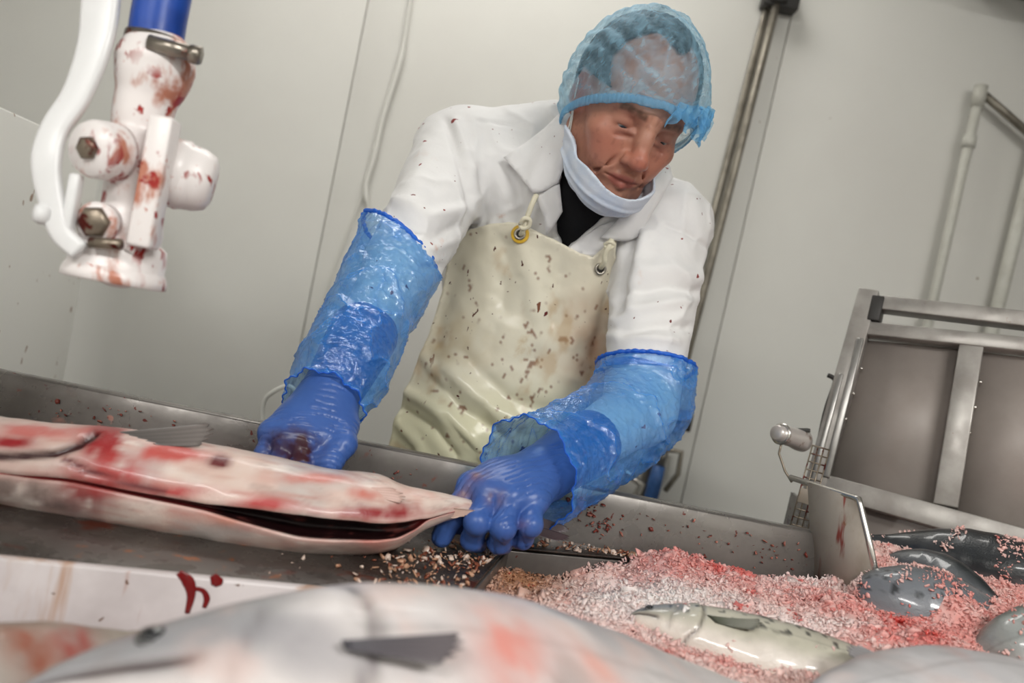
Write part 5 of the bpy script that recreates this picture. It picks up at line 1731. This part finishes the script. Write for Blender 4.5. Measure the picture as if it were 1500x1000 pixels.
# ------------------------------------------------------------------ the gutted fish held on the plate
def gutted():
    px = [(-330, 640, .925), (-180, 655, .915), (-60, 668, .912), (0, 677, .912), (80, 688, .912), (150, 694, .915), (230, 708, .92), (300, 720, .925), (380, 734, .93), (450, 746, .938), (520, 751, .948), (570, 752, .955), (615, 745, .965), (660, 742, .985), (700, 748, 1.0), (760, 762, 1.02)]
    hw = [.02, .04, .046, .0478, .050, .0512, .052, .0515, .051, .0488, .045, .040, .024, .014, .011, .010]       # half height in the picture (side to side)
    dp_ = [.03, .06, .074, .076, .077, .077, .077, .076, .073, .068, .06, .05, .038, .03, .026, .024]               # half depth (back to belly)
    st = np.array([[*P(*p), a_, b_] for p, a_, b_ in zip(px, hw, dp_)])
    n = 170
    q = crom(st, n)
    c, hh, ww = q[:, :3], q[:, 3], q[:, 4]
    xs = np.array([PX(p)[0] for p in c])
    bel = nrm(-FW + UP * .16)                                    # belly turned to the camera
    T, A, B = frames(c, UP)                                      # A: up in the picture
    Bv = np.cross(A, T)
    if Bv[0] @ bel < 0:
        Bv = -Bv
    tilt = .16
    Bv, A = Bv * math.cos(tilt) + A * math.sin(tilt), A * math.cos(tilt) - Bv * math.sin(tilt)
    mo, mi = 96, 22
    gap = np.interp(xs, [60, 110, 220, 330, 390, 450, 520, 575, 600, 612, 640], [.0, .0012, .0018, .003, .0075, .0105, .0098, .0085, .005, .0008, .0])
    deep = np.interp(xs, [60, 110, 330, 420, 560, 600, 640], [.0, .006, .014, .035, .032, .014, .0])
    ctr = np.interp(xs, [0, 150, 350, 450, 520, 600, 700], [.06, .08, .14, .22, .26, .36, .1])       # where the slit runs (fraction of hh, downwards)
    V = np.zeros((n, mo + mi, 3))
    ang = np.zeros((n, mo))
    for i in range(n):
        g = max(gap[i], .0004)
        sc = -ctr[i] * hh[i]
        # angle of the two lips
        up_y, dn_y = np.clip((sc + g) / hh[i], -.95, .95), np.clip((sc - g) / hh[i], -.95, .95)
        a0, a1 = math.asin(up_y), -2 * math.pi + math.asin(dn_y) + 2 * math.pi
        an = np.linspace(a0, 2 * math.pi + a1, mo)
        ang[i] = an
        cx, sy = np.cos(an), np.sin(an)
        # lips roll outwards a little where the cut gapes
        flare = 1 + .10 * (gap[i] / .0105) * np.exp(-np.minimum(np.abs(an - a0), np.abs(an - 2 * math.pi - a1)) ** 2 / .10)
        V[i, :mo] = c[i] + Bv[i] * (ww[i] * np.sign(cx) * np.abs(cx) ** .8 * flare)[:, None] + A[i] * (hh[i] * np.sign(sy) * np.abs(sy) ** .85)[:, None]
        lo_, hi_ = V[i, mo - 1], V[i, 0]
        w = np.linspace(0, 1, mi + 2)[1:-1]
        V[i, mo:] = lo_ * (1 - w)[:, None] + hi_ * w[:, None] - Bv[i] * (deep[i] * np.sin(w * math.pi) ** .55)[:, None]
    Vf = V.reshape(-1, 3)
    m = mo + mi
    # surface swell
    ctrp = np.repeat(c[:, None], m, 1).reshape(-1, 3)
    out = Vf - ctrp
    out /= np.maximum(np.linalg.norm(out, axis=1, keepdims=True), 1e-6)
    inner = (np.arange(m) >= mo)[None].repeat(n, 0).ravel()
    Vf = Vf + out * np.where(inner, .0, .0022 * fbm(Vf * 24, 3, 5))[:, None]
    x, y, d = pixels(Vf)
    nz, nz2 = fbm(Vf * 34, 3, 7), fbm(Vf * 95, 3, 15)
    col = np.tile(S(216, 200, 190), (len(Vf), 1))
    col = mixc(col, S(196, 160, 148), np.clip(.3 + nz, 0, 1) * .6)
    col = mixc(col, S(226, 218, 210), np.clip(-nz, 0, 1) * .8)
    col = mixc(col, S(176, 170, 168), smooth(fbm(Vf * 18, 3, 25), -.05, .45) * .6)
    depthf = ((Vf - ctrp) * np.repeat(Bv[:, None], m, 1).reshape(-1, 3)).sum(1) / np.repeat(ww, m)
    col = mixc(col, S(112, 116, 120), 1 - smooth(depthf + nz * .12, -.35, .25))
    along = np.repeat(np.linspace(0, 1, n)[:, None], m, 1).ravel()
    aro = np.repeat(np.arange(m)[None], n, 0).ravel() / m
    strk = fbm(np.stack([along * 26, aro * 70, along * 0], -1), 3, 33)
    strk2 = fbm(np.stack([along * 60 + aro * 40, aro * 26, along * 0], -1), 3, 35)
    col = mixc(col, S(186, 140, 128), smooth(strk, .12, .55) * .5)
    col = mixc(col, S(150, 128, 122), smooth(strk2, .15, .6) * .4)
    lipd = np.minimum(aro / (mo / m), np.abs(1 - aro / (mo / m)))
    col = mixc(col, S(176, 84, 78), np.exp(-(lipd / .035) ** 2) * np.clip(.5 + strk, 0, 1) * .8 * smooth(along, .2, .4))
    col = mixc(col, S(168, 150, 146), (1 - smooth(np.abs(x - 60), 60, 160)) * .25)
    def blot(cx, cy, rx, ry, cc, am, nzv=nz):
        f = np.exp(-(((x - cx) / rx) ** 2 + ((y - cy) / ry) ** 2)) * am * (1 + 1.3 * nzv + .7 * nz2)
        return mixc(col, S(*cc), np.clip(f, 0, 1) * (~inner))
    nz = nz + .8 * nz2
    RED, DRK = (142, 34, 38), (92, 16, 20)
    for b_ in ((155, 652, 30, 32, RED, 1.8), (120, 715, 36, 30, RED, 2.0), (165, 690, 40, 26, (166, 60, 58), 1.5), (60, 630, 60, 12, (190, 110, 104), 1.0), (250, 662, 60, 14, (184, 84, 78), 1.1), (322, 675, 14, 8, DRK, 1.4), (20, 648, 30, 8, RED, 1.1),
               (380, 738, 40, 9, (176, 60, 58), 1.1), (560, 752, 60, 9, RED, 1.2), (595, 742, 20, 10, RED, 1.0), (455, 772, 60, 7, (186, 90, 80), 1.1), (540, 722, 40, 10, (196, 120, 108), .9), (560, 790, 30, 14, (206, 140, 128), .9), (250, 720, 40, 6, (170, 60, 58), 1.0), (60, 700, 60, 14, (196, 150, 140), .8), (30, 720, 70, 20, (128, 112, 106), 1.2), (95, 738, 60, 12, (120, 100, 96), 1.1), (470, 700, 70, 8, (190, 120, 110), .9), (340, 760, 60, 10, (196, 140, 126), .8), (420, 795, 60, 9, (200, 150, 138), .8), (620, 725, 30, 10, (206, 150, 138), .8)):
        col = blot(*b_)
    # the cut behind the gills: a dark gash
    gash = np.exp(-(linedist(x, y, [(-40, 668), (20, 668), (80, 664), (115, 652), (140, 634)]) / 5.5) ** 2) * (~inner)
    col = mixc(col, S(48, 10, 12), np.clip(gash * 1.3, 0, 1))
    gash2 = np.exp(-(linedist(x, y, [(95, 672), (130, 690), (180, 706), (240, 722)]) / 4.0) ** 2) * (~inner)
    col = mixc(col, S(92, 22, 26), np.clip(gash2 * 1.1, 0, 1))
    Vf = Vf - out * (gash * .006 + gash2 * .003)[:, None]
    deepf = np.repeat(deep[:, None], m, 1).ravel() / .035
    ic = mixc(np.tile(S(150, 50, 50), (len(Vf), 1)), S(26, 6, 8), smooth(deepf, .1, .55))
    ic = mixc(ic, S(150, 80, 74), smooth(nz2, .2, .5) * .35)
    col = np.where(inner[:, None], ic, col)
    root = thing('salmon', P(450, 812, .93), 'gutted salmon with its slit belly towards the camera, held by the tail', 'fish', 'salmon in and around the trough')
    caps = [np.array([list(range(m))[::-1]]), np.array([[(n - 1) * m + k for k in range(m)]])]
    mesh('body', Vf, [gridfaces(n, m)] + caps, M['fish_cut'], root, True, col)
    # paired fins, belly fin at the vent, tail fin beyond the fist
    g1, g2 = S(88, 84, 82), S(128, 121, 117)
    fin('pectoral_fin', P(172, 634, .885), P(232, 654, .875), P(302, 622, .90), P(292, 656, .885), root, g1, g2, .003, curl=.003)
    fin('pectoral_fin', P(200, 772, .90), P(230, 786, .90), P(292, 792, .91), P(280, 800, .905), root, g1 * .6, g2 * .6, .0024)
    fin('pelvic_fin', P(480, 712, .905), P(520, 722, .905), P(575, 716, .915), P(585, 738, .912), root, S(206, 168, 156), S(206, 176, 166), .003, curl=.002)
    fin('anal_fin', P(600, 738, .945), P(640, 758, .955), P(696, 746, .957), P(665, 757, .957), root, S(214, 176, 160), S(216, 190, 176), .003, curl=.002)
    e = P(770, 764, 1.02)
    fin('tail_fin', e + UP * .012, e, P(828, 770, 1.045), P(820, 780, 1.04), root, S(70, 62, 66), S(84, 70, 74), .0024)
    fin('tail_fin', e, e - UP * .012, P(832, 784, 1.03), P(815, 792, 1.03), root, S(70, 62, 66), S(84, 70, 74), .0024)
gutted()
# ------------------------------------------------------------------ crushed ice in the basin
ctl = [(745, 858, .862), (790, 862, .852), (830, 866, .848), (870, 868, .852), (905, 835, .872), (940, 812, .895), (985, 815, .905), (1050, 835, .900), (1120, 850, .897), (1180, 852, .905), (1240, 856, .912), (1290, 842, .93),
       (700, 880, .865), (800, 890, .868), (900, 885, .885), (960, 880, .893), (1050, 900, .898), (1150, 905, .900), (1240, 945, .902), (1300, 920, .912), (1360, 925, .918), (1440, 900, .925),
       (1330, 808, .935), (1400, 845, .938), (1450, 860, .94), (1500, 862, .942), (1600, 900, .94), (900, 940, .885), (1000, 990, .885), (1100, 1000, .885), (1250, 1010, .89), (1500, 985, .91), (1300, 795, .93), (1400, 800, .92), (1400, 872, .955), (1440, 880, .95), (1290, 925, .915), (1380, 930, .93), (1270, 905, .915)]
cp = np.array([onz(*c) for c in ctl])
def ice_z(x, y):
    d2 = (x[..., None] - cp[:, 0]) ** 2 + (y[..., None] - cp[:, 1]) ** 2 + 2e-4
    w = d2 ** -1.6
    return (w * cp[:, 2]).sum(-1) / w.sum(-1)
def basin_mask(x, y):
    """inside the basin (plan)"""
    poly = [pfR[:2] - nf[:2] * .04, st0[:2] + np.array([-.012, -.0]), st1[:2], (rim_at(.33)[:2] - rn[:2] * .035), rim_at(.53)[:2] - rn[:2] * .03, (.56, 1.36), (1.5, 1.15), (1.5, .62), pfR[:2] + nf[:2] * .12]
    return polysd(x, y, np.array(poly))
h = .0045
gx, gy = np.meshgrid(np.arange(.0, 1.2, h), np.arange(.55, 1.36, h))
gz = ice_z(gx, gy)
p3 = np.stack([gx, gy, gz * 0], -1)
gz = gz + .010 * fbm(p3 * 18, 3, 3) + .004 * np.abs(fbm(p3 * 70, 2, 5)) + .003 * fbm(p3 * 160, 2, 6)
sdm = basin_mask(gx, gy)
gz = gz - smooth(sdm, -.012, .012) * .05
ny, nx = gx.shape
V = np.stack([gx, gy, gz], -1).reshape(-1, 3)
F = gridfaces(ny, nx, False)
okv = (sdm < .012).ravel()
F = F[okv[F].all(1)]
def ice_colour(V, seed=0):
    x, y, d = pixels(V)
    n1, n2 = fbm(V * 12, 3, 41), fbm(V * 60, 3, 43 + seed)
    c = np.tile(S(230, 190, 182), (len(V), 1))
    red = np.exp(-(((x - 1060) / 170) ** 2 + ((y - 830) / 40) ** 2)) + .75 * np.exp(-(((x - 1380) / 170) ** 2 + ((y - 900) / 70) ** 2)) + .5 * np.exp(-(((x - 970) / 60) ** 2 + ((y - 800) / 22) ** 2))
    c = mixc(c, S(218, 104, 98), np.clip(red * .85 + n1 * .5 + n2 * .35, 0, 1))
    wht = np.exp(-(((x - 960) / 130) ** 2 + ((y - 880) / 34) ** 2)) + .8 * np.exp(-(((x - 1150) / 110) ** 2 + ((y - 920) / 26) ** 2)) + .7 * np.exp(-(((x - 1190) / 60) ** 2 + ((y - 845) / 14) ** 2))
    c = mixc(c, S(250, 240, 236), np.clip(wht * .9 - n2 * .4, 0, 1))
    brn = np.exp(-(((x - 760) / 70) ** 2 + ((y - 850) / 30) ** 2))
    c = mixc(c, S(176, 124, 92), np.clip(brn * 1.1 + n2 * .3 * brn, 0, 1))
    c = mixc(c, S(200, 62, 56), smooth(n2 + .25 * n1, .5, .62) * .7)
    return c
bed = mesh('crushed_ice', V, F, M['ice'], None, True, ice_colour(V))
tag(bed, 'heap of blood-stained crushed ice filling the basin around the fish', 'ice', None, 'stuff')

# flakes lying on the heap
def flakes(name, pos, size, mat, colour, parent=None):
    N = len(pos)
    k = 6
    an = np.linspace(0, 2 * np.pi, k, endpoint=False)[None] + RNG.uniform(0, .6, (N, k))
    r = RNG.uniform(.45, 1.0, (N, k)) * size[:, None]
    ax = RNG.normal(size=(N, 3)) + [0, -.5, 1.1]
    ax /= np.linalg.norm(ax, axis=1, keepdims=True)
    u = np.cross(ax, RNG.normal(size=(N, 3)))
    u /= np.linalg.norm(u, axis=1, keepdims=True)
    v = np.cross(ax, u)
    asp = RNG.uniform(.3, 1.0, N)[:, None, None]
    ring = pos[:, None] + u[:, None] * (np.cos(an) * r)[..., None] + v[:, None] * (np.sin(an) * r)[..., None] * asp
    th = (size * RNG.uniform(.06, .2, N))[:, None, None] * ax[:, None]
    V = np.concatenate([ring + th, ring - th], 1).reshape(-1, 3)
    b = np.arange(N)[:, None] * 2 * k
    top = b + np.arange(k)[None]
    bot = b + k + np.arange(k)[None, ::-1]
    i = np.arange(k)
    sd = (b[:, None] + np.stack([(i + 1) % k, i, i + k, (i + 1) % k + k], -1)[None]).reshape(-1, 4)
    col = np.repeat(colour, 2 * k, 0)
    return mesh(name, V, [top, bot, sd], mat, parent, False, col)
cand = np.stack([RNG.uniform(0, 1.15, 90000), RNG.uniform(.6, 1.34, 90000)], 1)
m_ = basin_mask(cand[:, 0], cand[:, 1])
cand = cand[m_ < -.004]
cz = ice_z(cand[:, 0], cand[:, 1])
pos = np.stack([cand[:, 0], cand[:, 1], cz], -1)
q3 = np.stack([cand[:, 0], cand[:, 1], cz * 0], -1)
pos[:, 2] += .010 * fbm(q3 * 18, 3, 3) + .0015 + RNG.uniform(-.001, .003, len(pos))
fx, fy, fd = pixels(pos)
vis = (fx > 600) & (fx < 1560) & (fy > 740) & (fy < 1040)
pos = pos[vis][:56000]
sz = np.minimum(RNG.gamma(1.8, .0011, len(pos)) + .0009, .006)
big = RNG.random(len(pos)) < .05
sz = np.where(big, np.minimum(RNG.gamma(3.0, .0022, len(pos)) + .002, .014), sz)
pos[:, 2] -= np.where(big, sz * .25, 0)
# clinging to the half-buried fish
ex, es = [], []
for lb, Vb in BODIES:
    dens = 0
    if 'divider' in lb: dens = .30
    elif 'black' in lb or 'narrow' in lb: dens = .16
    elif 'greenish' in lb or 'trout' in lb: dens = .05
    if dens:
        px_, py_, pd_ = pixels(Vb)
        topm = (Vb[:, 2] > ice_z(Vb[:, 0], Vb[:, 1]) - .01)
        cl = fbm(Vb * 30, 3, 91)
        k_ = topm & (cl > (.05 if 'divider' in lb else .2)) & (RNG.random(len(Vb)) < dens * 2)
        e_ = Vb[k_]
        c_ = Vb.mean(0)
        ex.append(e_ + (e_ - c_) / np.linalg.norm(e_ - c_, axis=1, keepdims=True) * .001)
ex = np.concatenate(ex)
pos = np.vstack([pos, ex])
sz = np.concatenate([sz, np.minimum(RNG.gamma(1.8, .0012, len(ex)) + .001, .006)])
fc = ice_colour(pos, 7) * RNG.uniform(.93, 1.06, (len(pos), 1))
fl_ = flakes('ice_flakes', pos, sz, M['ice'], fc)
tag(fl_, 'loose pink and white ice flakes scattered over the heap', 'ice', None, 'stuff')

# scraps of ice and gut on the work plate, and splashed on the back wall
qs = []
for (x0, y0, sx_, sy_, num) in ((690, 815, 60, 16, 260), (640, 850, 60, 12, 90), (560, 840, 60, 12, 30), (740, 812, 30, 10, 200), (470, 835, 40, 10, 8), (855, 800, 40, 8, 160), (920, 812, 30, 8, 240), (600, 820, 30, 8, 40)):
    for _ in range(num):
        x_, y_ = random.gauss(x0, sx_), random.gauss(y0, sy_)
        p_ = onz(x_, y_, PLATE_Z + .002)
        if polysd(np.array([p_[0]]), np.array([p_[1]]), [o_[:2] for o_ in outl])[0] < -.004:
            qs.append(p_)
qs = np.array(qs)
x_, y_, d_ = pixels(qs)
sc_ = np.where(RNG.random(len(qs))[:, None] < .6, S(188, 142, 114), S(218, 190, 174))
sc_ = np.where(RNG.random(len(qs))[:, None] < .28, S(128, 72, 52), sc_) * RNG.uniform(.8, 1.1, (len(qs), 1))
o = flakes('ice_scraps', qs, np.minimum(RNG.gamma(2.0, .0013, len(qs)) + .001, .0065), M['ice'], sc_)
tag(o, 'small brownish ice and gut scraps strewn on the work plate near the fist', 'scraps', None, 'stuff')
qs = []
def back_pt(x, y):
    v = FW + (x - 750) / FPX * RT + (500 - y) / FPX * UP
    o_ = rim_at(0) - rn * .016
    return CAM + v * (((o_ - CAM) @ rn) / (v @ rn))
for (x0, y0, sx_, sy_, num) in ((860, 745, 14, 12, 60), (890, 770, 12, 10, 40), (200, 600, 60, 14, 30), (90, 598, 40, 12, 12), (960, 770, 60, 16, 26), (1080, 790, 50, 16, 22), (560, 690, 30, 8, 10), (1140, 810, 26, 16, 26)):
    for _ in range(num):
        p_ = back_pt(random.gauss(x0, sx_), random.gauss(y0, sy_))
        if PLATE_Z + .004 < p_[2] < RIM_Z - .012:
            lean = (RIM_Z - .02 - p_[2]) / (RIM_Z - .02 - .70) * .028
            qs.append(p_ + rn * (.016 - .006 - lean - .002))
qs = np.array(qs)
sc_ = np.where(RNG.random(len(qs))[:, None] < .45, S(168, 104, 90), S(116, 52, 44)) * RNG.uniform(.7, 1.15, (len(qs), 1))
o = flakes('flesh_specks', qs, np.minimum(RNG.gamma(1.8, .0011, len(qs)) + .0008, .0055), M['ice'], sc_)
tag(o, 'specks of fish flesh splashed on the inner face of the trough wall', 'scraps', None, 'stuff')
